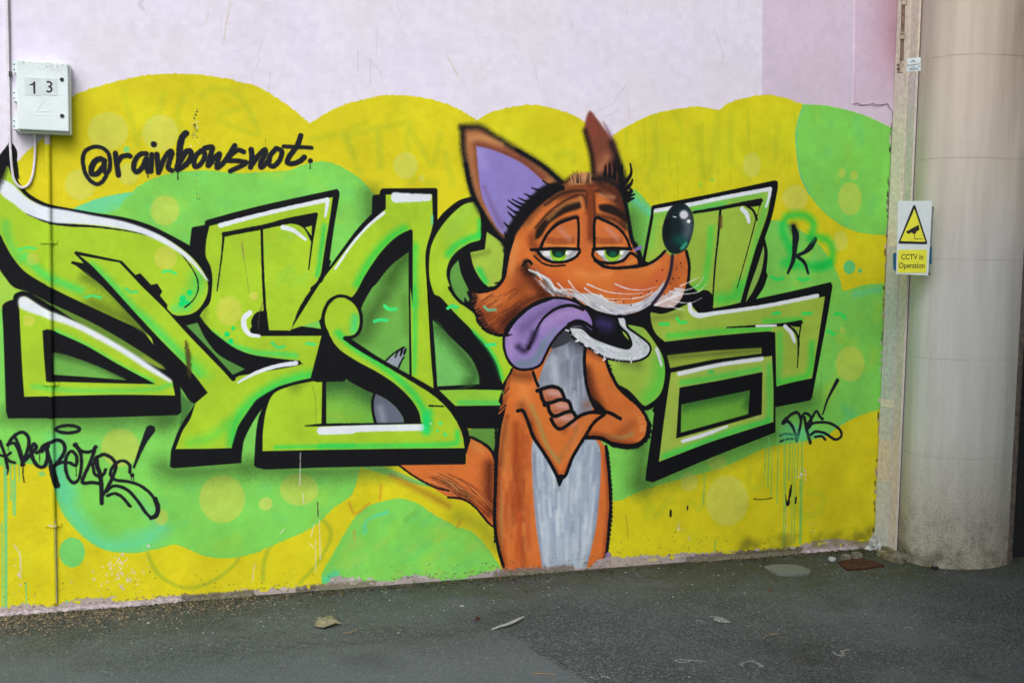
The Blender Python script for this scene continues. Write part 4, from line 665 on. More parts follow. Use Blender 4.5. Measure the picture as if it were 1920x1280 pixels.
# eyes
for ex, ez, w_ in ((848, 1085, 145), (1230, 1083, 128)):
    eye = f1((ex - w_, ez + 5, 1), (ex, ez - 8), (ex + w_ + 2, ez, 1), (ex + w_ - 30, ez + 50), (ex + 20, ez + 88), (ex - 60, ez + 75), (ex - w_ + 45, ez + 45))
    poly(eye, (206, 210, 216), 2); mey = mask(eye, 2)
    spray(f1((ex - w_ + 10, ez + 10), (ex - 60, ez + 70)), 6, (120, 124, 132), .6, clip=mey); spray(f1((ex + w_ - 20, ez + 10), (ex + 80, ez + 50)), 6, (120, 124, 132), .6, clip=mey)
    disc(*f1((ex - 80, ez + 28))[0], 8, 5, (240, 242, 246), .8, soft=4, clip=mey)
    disc(*f1((ex + 5, ez + 20))[0], 16, 18, (136, 200, 40), 1, soft=3, clip=mey); disc(*f1((ex + 5, ez + 55))[0], 8, 6, (150, 226, 60), .8, soft=4, clip=mey)
    disc(*f1((ex + 5, ez + 12))[0], 13, 12, (24, 40, 36), 1, soft=3, clip=mey); disc(*f1((ex + 5, ez + 34))[0], 7, 5, (10, 110, 76), .8, soft=4, clip=mey)
    disc(*f1((ex + 65, ez + 25))[0], 3.4, 3.6, (246, 248, 250), 1)
    stroke(f1((ex - w_ - 5, ez), (ex, ez - 8), (ex + w_ + 8, ez - 2)), 2.8, K)
stroke(f1((660, 1085), (700, 1090), (740, 1140), (810, 1172), (900, 1170), (970, 1140), (1005, 1100)), 2.6, K); stroke(f1((680, 1130), (740, 1180), (810, 1200), (900, 1195)), 1.6, K)
stroke(f1((1100, 1080), (1095, 1130), (1140, 1170), (1230, 1180), (1310, 1160), (1360, 1110), (1410, 1140), (1430, 1190)), 2.6, K); stroke(f1((1110, 1160), (1180, 1205), (1280, 1215), (1400, 1200), (1440, 1190)), 2.8, K)
spray(f1((1340, 1180), (1390, 1160)), 5, (220, 150, 60), .8)
stroke(f1((1395, 1085), (1435, 1068)), 3, (130, 112, 180)); spray(f1((1390, 1060), (1400, 1050)), 5, K, .9)
stroke(f2((480, 390), (500, 360), (530, 360), (545, 380)), 2.6, K); spray(f2((500, 370), (510, 430), (560, 460)), 8, (24, 14, 12), .85)
spray(f2((640, 500), (700, 580), (800, 620)), 5, (40, 20, 14), .5)
stroke(f2((525, 425), (600, 455), (690, 520), (720, 580)), 1.6, (232, 234, 240), alpha=.8)

foxo = [p[:2] for p in f1((150, 205), (300, 205), (560, 360), (740, 480), (900, 590), (1000, 530), (1090, 560), (1030, 230), (1070, 95), (1180, 200), (1270, 360), (1330, 520), (1380, 480), (1395, 700), (1360, 800), (1440, 1080))] + [p[:2] for p in f2((1370, 370), (1480, 325), (1535, 260), (1515, 110), (1560, -20), (1645, -85), (1720, -60), (1772, 60), (1715, 270), (1735, 460), (1850, 480), (1860, 560), (1840, 650), (1720, 730), (1440, 740), (1270, 800), (1440, 980), (1430, 1070), (1300, 1120), (1110, 1090))] + \
       [p[:2] for p in f3((1200, 400), (1340, 530), (1450, 700), (1400, 850), (1260, 885), (1115, 860))] + [p[:2] for p in f4((1495, 220), (1520, 600), (1500, 800), (1450, 1030), (800, 1058), (745, 800), (690, 720), (560, 590), (420, 550), (90, 330), (545, 325), (580, 135), (740, 230))] + [p[:2] for p in f3((300, 780), (300, 500), (345, 400), (400, 290))] + [p[:2] for p in f2((350, 1060), (335, 920), (250, 925), (180, 890), (100, 780), (60, 580), (230, 570), (330, 480), (360, 300), (330, 230))] + [p[:2] for p in f1((330, 880), (230, 720), (190, 560), (145, 350))]
PARTS += [('painted_fox', foxo, 6, 'wall', 'painted orange fox with folded arms and hanging tongue')]
def P2(l): return [p[:2] for p in l]
for nm, o, lb_ in (('tail', tail, None), ('belly', bel, None), ('chest', chest, None), ('ear', ear1, 'large ear, purple inside'), ('ear', ear2, 'thin brown ear behind'), ('tongue', tng, 'purple tongue hanging to the side'), ('nose', nose, 'shiny dark egg-shaped nose'), ('jaw', jaw, 'white lower jaw')):
    PARTS.append((nm, o, 7, 'fox', lb_))
PARTS.append(('arm', armr, 8, 'fox', None)); PARTS.append(('arm', arml, 9, 'fox', None))
for ex, ez, w_ in ((848, 1085, 145), (1230, 1083, 128)):
    PARTS.append(('eye', (f1((ex - w_, ez + 5), (ex, ez - 8), (ex + w_ + 2, ez), (ex + w_ - 30, ez + 50), (ex + 20, ez + 88), (ex - 60, ez + 75), (ex - w_ + 45, ez + 45))), 7, 'fox', None))
for o in (lidl, lidr): PARTS.append(('eyelid', P2(o), 8, 'fox', None))
for c in ((705, 478), (765, 575), (795, 665)):
    PARTS.append(('finger', [p[:2] for p in f3(*[(c[0] + 95 * math.cos(a) * .94 - 55 * math.sin(a) * .34, c[1] + 95 * math.cos(a) * .34 + 50 * math.sin(a) * .94) for a in [k * math.pi / 6 for k in range(12)]])], 10 + (c[0] == 765), 'fox', None))

# ================= WRITING
TAGS = {}
def write(key, ss, color=(26, 30, 38)):
    for p, r in ss:
        if key == 'sig': r = r * 1.04
        stroke(p, r, color, soft=1.8)
    TAGS[key] = ss
write('sig', [(G_((265, 285), (225, 268), (180, 295), (158, 345), (165, 388), (205, 388), (245, 345), (266, 285), (262, 350), (272, 385), (296, 365), (306, 300), (290, 230), (240, 190), (180, 185), (120, 215), (100, 280), (115, 370), (150, 430), (200, 463), (240, 450), (275, 400)), 3.8),
              (G_((262, 290), (225, 275), (185, 300), (165, 350), (172, 388), (208, 384), (245, 345)), 5.2),
              (G_((345, 232), (352, 300), (368, 395)), 5), (G_((360, 305), (390, 258), (440, 248), (456, 255)), 4.6),
              (G_((575, 235), (530, 240), (490, 290), (482, 345), (505, 372), (545, 340), (578, 270), (575, 330), (590, 370)), 4.8), (G_((618, 240), (612, 368)), 4.6), (G_((633, 165),), 5.8),
              (G_((655, 240), (668, 375)), 5), (G_((675, 360), (710, 275), (755, 215), (768, 230), (750, 290), (740, 340), (768, 362)), 4.8),
              (G_((872, 82), (842, 120), (826, 200), (822, 290), (808, 350)), 6), (G_((832, 290), (870, 225), (905, 215), (912, 255), (880, 310), (818, 352)), 5.2),
              (G_((990, 215), (955, 240), (935, 290), (940, 330), (970, 325), (1008, 275), (1012, 225), (985, 212)), 4.6),
              (G_((1012, 195), (1070, 185), (1060, 240), (1040, 325), (1085, 270), (1125, 235), (1112, 290), (1108, 340), (1165, 290), (1240, 175)), 4.8),
              (G_((1308, 222), (1265, 208), (1215, 240), (1188, 285), (1250, 288), (1325, 302), (1270, 335), (1205, 365)), 4.4),
              (G_((1362, 205), (1368, 270), (1358, 335)), 5), (G_((1368, 318), (1420, 245), (1465, 205), (1468, 240), (1435, 300), (1440, 338), (1500, 280)), 4.6),
              (G_((1550, 195), (1505, 250), (1495, 310), (1530, 328), (1575, 285), (1592, 220), (1555, 195)), 4.6),
              (G_((1735, 100), (1705, 180), (1655, 245), (1632, 295), (1665, 310), (1720, 295), (1762, 262)), 4.8), (G_((1605, 180), (1700, 185), (1815, 190)), 3.6), (G_((1805, 288),), 4.6),
              (G_((587, 375), (587, 412)), .9), (G_((811, 360), (812, 425)), 1), (G_((1360, 330), (1360, 355)), .9), (G_((1805, 290), (1804, 345)), .8)])
write('tag1', [(H_((0, 330), (50, 480), (80, 620), (65, 690)), 3), (H_((-10, 480), (60, 492), (115, 455)), 2.6), (H_((50, 480), (100, 545), (160, 565)), 2.8),
               (H_((85, 370), (150, 275), (240, 232), (305, 280), (312, 370), (285, 470), (245, 580)), 3.4), (H_((85, 368), (150, 350), (190, 400), (225, 500), (250, 590)), 3.2), (H_((165, 290), (205, 380), (240, 500)), 2.8), (H_((245, 585),), 5),
               (H_((270, 540), (340, 470), (392, 400), (372, 362), (340, 400), (350, 500), (400, 590), (470, 612), (512, 540), (520, 440), (490, 372), (455, 430), (400, 455)), 3.8), (H_((455, 430), (480, 400), (520, 380)), 5.5),
               (H_((460, 390), (540, 345), (620, 318), (690, 350), (706, 430), (660, 520), (590, 600)), 3.6), (H_((500, 390), (560, 580), (625, 820)), 4.4), (H_((560, 600), (600, 760), (625, 815)), 5.5),
               (H_((590, 595), (680, 560), (760, 568), (825, 592), (835, 500), (780, 440), (728, 490), (712, 600), (740, 720), (800, 785), (860, 740), (884, 620), (885, 500), (860, 430), (820, 370)), 3.3), (H_((820, 372),), 5),
               (H_((820, 375), (900, 445), (1000, 440), (1042, 392)), 3.4), (H_((1035, 405), (985, 560), (895, 772), (1010, 780), (1080, 792)), 3.5), (H_((1042, 395),), 4),
               (H_((1050, 510), (1060, 600), (1090, 700), (1105, 820), (1108, 1005)), 4.2), (H_((1060, 505), (1130, 475), (1215, 512), (1262, 590), (1240, 690), (1190, 800), (1120, 920)), 3.4), (H_((1010, 600), (1030, 680), (1080, 718), (1130, 690), (1150, 640)), 3), (H_((1010, 590), (1045, 520)), 3),
               (H_((1415, 670), (1412, 590), (1350, 545), (1280, 560), (1220, 625), (1205, 700), (1260, 752), (1400, 772), (1520, 810), (1640, 900), (1710, 1020), (1712, 1120), (1660, 1165), (1590, 1110), (1500, 980), (1400, 870), (1300, 822), (1220, 825), (1160, 880)), 3), (H_((1690, 960), (1722, 1060), (1700, 1140), (1650, 1165)), 4.6),
               (H_((1170, 925), (1250, 900), (1330, 940), (1420, 1040)), 3), (H_((1640, 205, 9), (1560, 360, 5), (1460, 615, 2.2)), 5), (H_((1442, 700),), 4),
               (H_(*[(740 + 128 * math.cos(a * math.pi / 8), 200 + 40 * math.sin(a * math.pi / 8)) for a in range(17)]), 3.3),
               (H_((250, 600), (250, 700), (262, 775)), .9), (H_((88, 380), (88, 430)), .7), (H_((430, 470), (430, 560)), .6), (H_((830, 600), (830, 710)), .7), (H_((1430, 710), (1430, 765)), .7), (H_((1455, 710), (1455, 770)), .7)], (24, 26, 34))
write('tag2', [(F_((1035, 815), (1075, 772), (1120, 760), (1142, 810), (1130, 880), (1115, 945)), 2.6), (F_((1035, 818), (1060, 820), (1090, 860), (1115, 945)), 2.6), (F_((1025, 825), (1045, 800)), 4), (F_((1140, 800), (1170, 762), (1208, 790), (1205, 845), (1180, 870)), 2.4), (F_((1165, 790), (1182, 880), (1205, 960)), 2.8),
               (F_((1272, 790), (1245, 748), (1218, 790), (1180, 845), (1240, 825), (1330, 828), (1400, 870), (1412, 915), (1370, 937), (1300, 895), (1240, 885), (1208, 905)), 2.2), (F_((1235, 920), (1280, 915), (1305, 940)), 2), (F_((1000, 912), (1040, 900), (1085, 905)), 1.8), (F_((1005, 950), (1045, 935), (1090, 932)), 1.8), (F_((1384, 545, 3.6), (1320, 670, 2), (1288, 768, 1.4)), 3), (F_((1284, 800),), 2.8)])
for p, a in ((E_((1640, 560), (1670, 470), (1620, 400), (1530, 380), (1440, 400), (1400, 490), (1430, 590), (1490, 680)), .8), (E_((1700, 570), (1790, 600), (1830, 680), (1810, 780), (1730, 820), (1560, 810), (1420, 800), (1480, 760)), .75), (E_((1470, 660), (1500, 800)), .7), (E_((1700, 825), (1810, 790)), .9)):
    spray(p, 10, (20, 206, 80), a)
write('tag3', [(E_((1495, 480, 3.4), (1515, 560, 6.5), (1508, 640, 5), (1495, 760, 4), (1448, 878, 2.2)), 5), (E_((1680, 590, 4), (1640, 655, 5), (1590, 700, 3.4), (1520, 728, 2.4)), 4), (E_((1530, 738, 3), (1590, 790, 3), (1622, 880, 2.2)), 3)])
spray(E_((1495, 480), (1505, 520)), 9, K, .8); spray(E_((1640, 590), (1660, 580)), 8, (20, 190, 80), .8)
# mint drips
for x, y0_, y1_ in ((1435, 835, 890), (1441, 820, 912), (1447, 825, 930), (1458, 815, 945), (1470, 815, 1030), (1473, 815, 1032), (1480, 815, 900), (1485, 830, 1025), (1490, 830, 1030), (1496, 822, 900), (1503, 825, 1020), (1500, 900, 1024), (1320, 890, 945), (1341, 1010, 1040)):
    stroke([(x, y0_), (x - .5, (y0_ + y1_) / 2), (x - 2, y1_)], random.uniform(.7, 1.4), (104, 192, 110), alpha=.7)
spray([(1470, 815), (1505, 820)], 12, (90, 206, 150), .7)
for x, y0_, y1_ in ((8, 872, 1140), (11, 880, 1150), (19, 872, 938), (27, 872, 965), (24, 900, 964), (35, 872, 902), (3, 980, 1140), (48, 1090, 1150)):
    stroke([(x, y0_), (x + 1, (y0_ + y1_) / 2), (x + 1, y1_)], random.uniform(1.2, 2), (120, 206, 130), alpha=.85)
disc(125, 1127, 3, 3, (100, 214, 170), .8)
# black run marks
stroke([(1483, 910), (1481, 930)], 1.5, K); poly([(1472, 925), (1476, 940), (1480, 915), (1480, 945), (1474, 948)], K, 3); stroke([(1492, 932), (1491, 943)], 1.5, K); stroke([(1257, 957), (1257, 967)], 2, K); stroke([(1289, 948), (1288, 955)], 1.3, K); stroke(K4((1035, 580), (1090, 582), (1150, 574)), .9, (60, 60, 30)); 

# ---- wear: chips, flakes, grime near the foot of the wall
def chips(n, fx, fy, rmin, rmax, cols, alpha=.9):
    for _ in range(n):
        x, y = fx(), fy(); r = random.uniform(rmin, rmax) * random.uniform(.4, 1); a0 = random.uniform(0, 6)
        poly([(x + r * random.uniform(.4, 1.3) * math.cos(a0 + k * 1.05), y + r * random.uniform(.4, 1.3) * math.sin(a0 + k * 1.05)) for k in range(6)], random.choice(cols), 1.3, alpha, st=True)
U = random.uniform; G2 = random.gauss
PINK = (216, 204, 214); chw = [PINK, (226, 214, 220), (196, 186, 196)]
chips(90, lambda: G2(225, 26), lambda: G2(1075, 16), .6, 4, chw); chips(20, lambda: G2(222, 10), lambda: G2(1052, 8), 1, 5, chw)
chips(16, lambda: G2(36, 6), lambda: G2(1085, 35), .6, 3.4, chw); chips(30, lambda: G2(365, 3), lambda: U(230, 260), .5, 2.6, [K, (60, 70, 60), (226, 220, 220)]); chips(34, lambda: G2(367, 4), lambda: U(205, 275), .4, 2.6, [(70, 90, 60), K, (230, 225, 225)]); chips(24, lambda: G2(369, 3), lambda: U(325, 375), .4, 2.2, [(50, 120, 80), (220, 205, 40), (40, 100, 80)])
chips(60, lambda: U(350, 930), lambda: U(1055, 1085), .4, 1.6, chw, .7); chips(26, lambda: G2(1503, 5), lambda: G2(890, 6), .6, 3, chw); chips(18, lambda: G2(1475, 2), lambda: U(950, 1010), .6, 3.2, [(214, 196, 160), (206, 190, 160)]); chips(30, lambda: G2(1522, 6), lambda: U(935, 1000), .4, 2, [(206, 196, 180), (150, 140, 110)])
chips(14, lambda: G2(1274, 5), lambda: G2(992, 6), .5, 3, chw); chips(8, lambda: G2(1292, 3), lambda: G2(1008, 3), .5, 2.4, chw)
chips(260, lambda: U(1150, 1640), lambda: U(880, 1050), .3, .9, [(110, 120, 20), (80, 90, 20), (150, 150, 40)], .5); chips(200, lambda: U(-20, 1640), lambda: U(150, 1100), .3, .8, [(70, 90, 40), (210, 210, 190)], .45)
chips(120, lambda: U(-40, 1400), lambda: U(-20, 200), .3, .9, [(170, 166, 180), (196, 190, 196), (120, 118, 124)], .5)
for p in (K5((920, 260), (925, 330)), K5((615, 560), (603, 650)), K5((850, 220), (852, 265)), K5((905, 370), (890, 430)), K5((930, 350), (935, 540)), K5((912, 440), (912, 600)), K5((880, 460), (905, 485)), K5((760, 390), (740, 415)), K5((838, 20), (835, 180))): stroke(p, .9, (226, 216, 220), alpha=.75)
stroke(K5((921, 262), (924, 330)), 1, (60, 60, 50)); stroke(Z4_((65, 645), (92, 690), (94, 800)), 1.6, PINK, alpha=.7)
for p in (B_((1010, 640), (1035, 740), (1040, 900)), [(1540, 700), (1537, 745)], [(1176, 890), (1174, 925)], [(1173, 965), (1178, 1010)], [(497, 260), (500, 300)]): stroke(p, .6, (90, 110, 40), alpha=.5)
# foot of the wall: bare pinkish band under the paint, ragged, then grime
def base_y(x): return 1153 - .0781 * x
top = []; x = -700
while x < 1700:
    h = 12 + 6 * math.sin(x * .013) + 5 * math.sin(x * .041 + 1) + U(-2, 2)
    if 345 < x < 620: h = 9 + U(-2, 2)
    if 1130 < x < 1400: h = 20 - (x - 1130) * .03 + U(-2, 2)
    if 940 < x < 1120: h = 4 + U(-1, 1)
    top.append((x, base_y(x) - h)); x += U(5, 14)
poly(top + [(1760, 1100), (-700, 1300)], (172, 160, 166), 1.8, .95, st=True, rough=5)
for seg, colr in (((1385, 1500), (88, 84, 70)), ((345, 480), (100, 96, 84)), ((560, 600), (96, 92, 80)), ((930, 1080), (120, 108, 106)), ((600, 700), (120, 116, 100)), ((1290, 1400), (110, 100, 98))):
    stroke([(x_, base_y(x_) - 5 + U(-1, 1)) for x_ in range(seg[0], seg[1], 14)], 6, colr, soft=5, alpha=.9, grain=1)
chips(300, lambda: U(-40, 1640), lambda: 0, .1, .1, [K], 0) if False else None
for k in range(420):
    x_ = U(-40, 1650); d_ = abs(G2(0, 1)); wt = 1.6 if x_ > 1150 or x_ < 420 else .9
    disc(x_, base_y(x_) - 6 - d_ * 14 * wt, U(.4, 2.2), U(.4, 1.6), random.choice([(96, 96, 50), (70, 66, 40), (130, 124, 70), (150, 140, 120)]), .5)
for k in range(40):
    x_ = U(1380, 1650); spray([(x_, base_y(x_) - U(8, 34)), (x_ + 8, base_y(x_) - U(8, 34))], U(6, 12), (104, 104, 44), .22)
for k in range(900):
    x_ = U(-40, 1650); d_ = U(0, 14); disc(x_, base_y(x_) - d_, U(.5, 3.4), U(.4, 1.8), random.choice([(120, 112, 104), (150, 140, 140), (204, 192, 200), (90, 84, 72), (176, 164, 170), (100, 100, 60)]), .6)
for k in range(60):
    x_ = U(-40, 1640)
    if 915 < x_ < 1160: continue
    disc(x_, base_y(x_) - U(8, 18), U(2, 9), U(1, 3.4), random.choice([YEL if x_ > 1150 or x_ < 600 else GRN, (192, 180, 190)]), .9, rough=2)
# crack and edge at the right end of the wall
stroke([(1684, -10), (1678, 120), (1672, 260), (1660, 520), (1652, 760), (1643, 1010)], 1.4, (150, 130, 140), alpha=.8)
for k in range(60):
    y_ = U(230, 1010); x_ = 1681 - .0435 * y_ + U(-2, 1.5); disc(x_, y_, U(.6, 2), U(2, 8), random.choice([(214, 190, 206), (110, 100, 96), (60, 56, 50), (170, 150, 160)]), .8)

stroke([(104, 975), (105.5, 1050), (107, 1128)], 1.3, PINK, alpha=.9); disc(96, 983, 6, 2, PINK, .8)
# global mottling of the paint film
_up = np.clip((np.abs(CV[..., 2] - .9) < .12) * 1.0, 0, 1).astype(np.float32)
CV *= (1 + .05 * NM[..., None] * (2.6 - 2.2 * _up[..., None]) + .03 * (vnoise(14, 9, 3) - .5)[..., None] * 2)
CV[..., 2] *= (1 + .05 * (vnoise(120, 11, 2) - .5))
np.clip(CV, .04, .96, out=CV)
img = bpy.data.images.new('mural_print', CW, CH, alpha=False)
buf = np.ones((CH, CW, 4), np.float32); buf[..., :3] = CV
img.pixels.foreach_set(buf.ravel()); img.update(); img.pack()

# ------------------------------------------------------------------ materials
def lin(c):
    return tuple((v / 255 / 12.92) if v / 255 <= .04045 else ((v / 255 + .055) / 1.055) ** 2.4 for v in c) + (1,)
class NT:
    def __init__(s, name, rough=.7, spec=.3, metal=0):
        s.m = bpy.data.materials.new(name); s.m.use_nodes = True; s.t = s.m.node_tree; s.b = s.t.nodes['Principled BSDF']
        s.b.inputs['Roughness'].default_value = rough; s.b.inputs['Specular IOR Level'].default_value = spec; s.b.inputs['Metallic'].default_value = metal
        s.tc = s.n('ShaderNodeTexCoord')
    def n(s, typ, **k):
        x = s.t.nodes.new(typ)
        for a, v in k.items(): setattr(x, a, v)
        return x
    def l(s, a, b): s.t.links.new(a, b)
    def map(s, scale=(1, 1, 1), loc=(0, 0, 0)):
        m = s.n('ShaderNodeMapping'); m.inputs['Scale'].default_value = scale; m.inputs['Location'].default_value = loc; s.l(s.tc.outputs['Object'], m.inputs['Vector']); return m.outputs[0]
    def noise(s, scale, detail=4, rough=.6, vec=None):
        x = s.n('ShaderNodeTexNoise'); x.inputs['Scale'].default_value = scale; x.inputs['Detail'].default_value = detail; x.inputs['Roughness'].default_value = rough
        s.l(vec if vec is not None else s.tc.outputs['Object'], x.inputs['Vector']); return x.outputs['Fac']
    def voro(s, scale, vec=None, out='Distance'):
        x = s.n('ShaderNodeTexVoronoi'); x.inputs['Scale'].default_value = scale; s.l(vec if vec is not None else s.tc.outputs['Object'], x.inputs['Vector']); return x.outputs[out]
    def ramp(s, fac, *stops):
        r = s.n('ShaderNodeValToRGB'); e = r.color_ramp.elements
        while len(e) < len(stops): e.new(.5)
        for el, (p, c) in zip(e, stops): el.position = p; el.color = c if len(c) == 4 else lin(c)
        s.l(fac, r.inputs[0]); return r.outputs[0]
    def mr(s, v, a, b, c=0, d=1):
        x = s.n('ShaderNodeMapRange'); x.inputs[1].default_value = a; x.inputs[2].default_value = b; x.inputs[3].default_value = c; x.inputs[4].default_value = d; s.l(v, x.inputs[0]); return x.outputs[0]
    def math(s, op, a, b):
        x = s.n('ShaderNodeMath', operation=op)
        for i, v in enumerate((a, b)):
            if isinstance(v, (int, float)): x.inputs[i].default_value = v
            else: s.l(v, x.inputs[i])
        return x.outputs[0]
    def mix(s, fac, a, b, mode='MIX'):
        x = s.n('ShaderNodeMix', data_type='RGBA', blend_type=mode)
        for i, v in ((0, fac), (6, a), (7, b)):
            if isinstance(v, (int, float)): x.inputs[i].default_value = v
            elif isinstance(v, tuple): x.inputs[i].default_value = v if len(v) == 4 else lin(v)
            else: s.l(v, x.inputs[i])
        return x.outputs[2]
    def xyz(s):
        x = s.n('ShaderNodeSeparateXYZ'); s.l(s.tc.outputs['Object'], x.inputs[0]); return x.outputs
    def col(s, c):
        if isinstance(c, tuple): s.b.inputs['Base Color'].default_value = c if len(c) == 4 else lin(c)
        else: s.l(c, s.b.inputs['Base Color'])
    def bump(s, h, strength=.4, dist=.004):
        x = s.n('ShaderNodeBump'); x.inputs['Strength'].default_value = strength; x.inputs['Distance'].default_value = dist; s.l(h, x.inputs['Height']); s.l(x.outputs[0], s.b.inputs['Normal'])
W = (1, 1, 1, 1); BK = (0, 0, 0, 1)
def simple(name, c, rough=.6, var=.12, scale=40, metal=0, bump=.2, spec=.3):
    t = NT(name, rough, spec, metal); f = t.noise(scale, 5)
    dark = tuple(v * (1 - var) for v in c); lite = tuple(min(255, v * (1 + var)) for v in c)
    t.col(t.ramp(f, (.3, dark), (.7, lite))); t.bump(t.noise(scale * 4, 3), bump, .002); return t.m

t = NT('mural_paint', .7, .16)
uv = t.n('ShaderNodeUVMap'); uv.uv_map = 'wall'; ti = t.n('ShaderNodeTexImage'); ti.image = img; ti.extension = 'MIRROR'; ti.interpolation = 'Linear'
t.l(uv.outputs[0], ti.inputs[0])
flat = t.map((1, 0, 1))
fine = t.noise(150, 3, .6, flat); mid = t.noise(34, 4, .55, flat); coarse = t.noise(3.2, 3, .5, flat)
dirt = t.ramp(t.noise(420, 2, .5, flat), (.28, (.72, .72, .70, 1)), (.36, W))
soil = t.ramp(t.noise(1.7, 5, .6, flat), (.3, (.93, .93, .92, 1)), (.7, W))
c = t.mix(1.0, t.mix(.55, ti.outputs[0], dirt, 'MULTIPLY'), soil, 'MULTIPLY')
c = t.mix(.12, c, t.ramp(fine, (.3, (.75, .75, .75, 1)), (.7, (1, 1, 1, 1))), 'MULTIPLY')
t.col(c)
h = t.math('ADD', t.math('MULTIPLY', fine, .35), t.math('ADD', t.math('MULTIPLY', mid, .5), t.math('MULTIPLY', coarse, 1.2)))
t.bump(h, .7, .005)
MURAL = t.m

# ------------------------------------------------------------------ object helpers
def tag(o, label=None, cat=None, group=None, kind=None):
    if label: o['label'] = label
    if cat: o['category'] = cat
    if group: o['group'] = group
    if kind: o['kind'] = kind
    return o
def thing(name, loc, label, cat, group=None):
    o = bpy.data.objects.new(name, None); o.location = loc; o.empty_display_size = .1; COL.objects.link(o); return tag(o, label, cat, group)
def put(name, me, m, parent=None, label=None):
    o = bpy.data.objects.new(name, me)
    if m and not me.materials: me.materials.append(m)
    COL.objects.link(o)
    if parent:
        o.parent = parent; r = parent; loc = Vector((0, 0, 0))
        if parent.type == 'EMPTY': o.matrix_parent_inverse = Matrix.Translation(-Vector(parent.location))
    if label: o['label'] = label
    return o
def mesh(name, V, Fc, smooth=False):
    me = bpy.data.meshes.new(name); me.from_pydata([tuple(map(float, v)) for v in V], [], Fc); me.update()
    if smooth: me.polygons.foreach_set('use_smooth', [True] * len(me.polygons))
    return me
def wall_uv(me):
    l = me.uv_layers.new(name='wall')
    for lp in me.loops:
        co = me.vertices[lp.vertex_index].co; l.data[lp.index].uv = ((co.x - X0) / (X1 - X0), (co.z - Z0) / (Z1 - Z0))
def prism(pts, y0, y1):
    """outline in (X, Z), front at y0, back at y1"""
    n = len(pts); V = [(x, y0, z) for x, z in pts] + [(x, y1, z) for x, z in pts]
    a = sum(pts[i][0] * pts[(i + 1) % n][1] - pts[(i + 1) % n][0] * pts[i][1] for i in range(n))
    f = list(range(n)) if a > 0 else list(range(n))[::-1]
    return V, [f] + [[f[(i + 1) % n], f[i], f[i] + n, f[(i + 1) % n] + n] for i in range(n)]
def box(name, lo, hi, m, parent=None, label=None, bev=0, tf=None):
    bm = bmesh.new(); bmesh.ops.create_cube(bm, size=1)
    for v in bm.verts:
        v.co = Vector([lo[i] + (v.co[i] + .5) * (hi[i] - lo[i]) for i in range(3)])
    if bev: bmesh.ops.bevel(bm, geom=bm.edges[:], offset=bev, segments=2, affect='EDGES', profile=.6)
    if tf: 
        for v in bm.verts: v.co = tf(v.co)
    me = bpy.data.meshes.new(name); bm.to_mesh(me); bm.free()
    return put(name, me, m, parent, label)
def tube(name, pts, r, m, parent=None, label=None, seg=12, uvw=False):
    P = [Vector(p) for p in pts]; V = []; Fc = []
    for i, p in enumerate(P):
        d = (P[min(i + 1, len(P) - 1)] - P[max(i - 1, 0)]).normalized(); a = d.cross(Vector((0, 1, 0)));
        if a.length < .1: a = d.cross(Vector((1, 0, 0)))
        a.normalize(); b = d.cross(a); rr = r[i] if isinstance(r, (list, tuple)) else r
        V += [p + rr * (math.cos(k * 2 * math.pi / seg) * a + math.sin(k * 2 * math.pi / seg) * b) for k in range(seg)]
    for i in range(len(P) - 1):
        for k in range(seg): Fc.append([i * seg + k, i * seg + (k + 1) % seg, (i + 1) * seg + (k + 1) % seg, (i + 1) * seg + k])
    Fc += [list(range(seg))[::-1], [(len(P) - 1) * seg + k for k in range(seg)]]
    me = mesh(name, V, Fc, True); me.set_sharp_from_angle(angle=math.radians(50))
    if uvw: wall_uv(me)
    return put(name, me, m, parent, label)
def spl(pts, n=6): return cr([tuple(p) for p in pts], False, n)

# ------------------------------------------------------------------ the mural wall
wall = thing('mural_wall', (1.5, WALL_Y, 0), 'long rendered wall covered by a green and yellow graffiti mural', 'wall')
RX = 3.805; WX0, WTOP = -5.0, 4.2
V, Fc = prism([(WX0, -.1), (RX, -.1), (RX, WTOP), (WX0, WTOP)], WALL_Y, WALL_Y + .3)
me = mesh('wall_body', V, Fc + [[7, 6, 5, 4]]); wall_uv(me); put('wall_body', me, MURAL, wall)
LEV = .00012
def inside(pts):
    out = []
    for x, z in pts: out.append((min(max(x, WX0 + .01), RX - .003), max(z, .004)))
    return out
def sheet(name, pts, lev, parent, label=None, raw=False):
    P = inside([wl_(*p) for p in (pts if raw else curve(pts, n=4))])
    Q = [P[0]]
    for p in P[1:]:
        if math.hypot(p[0] - Q[-1][0], p[1] - Q[-1][1]) > .0015: Q.append(p)
    V, Fc = prism(Q, WALL_Y - lev * LEV, WALL_Y - .00005); me = mesh(name, V, Fc); wall_uv(me)
    return put(name, me, MURAL, parent, label)
cl2 = [(max(p[0], -900), p[1]) + tuple(p[2:]) for p in cloud if p[0] > -900]
sheet('painted_cloud', cl2[:-1] + [(-420, 1190, 1)], 1, wall, 'yellow scalloped cloud behind all the lettering')
for g, lb_ in ((g1, 'big green cloud behind the left letters'), (g2, 'green mound at the foot of the wall left of the fox'), (g4, 'green cloud behind the last letter'), (g5, 'green rounded patch in the upper right corner')):
    sheet('painted_cloud', g, 2, wall, lb_)
OBJ = {'wall': wall}
_lv = 9
for nm, o, lev, par, lb_ in PARTS:
    if par == 'fox': _lv += 1; lev = _lv
    ob = sheet(nm, o, lev + 2, OBJ[par], lb_)
    if nm == 'painted_fox': OBJ['fox'] = ob
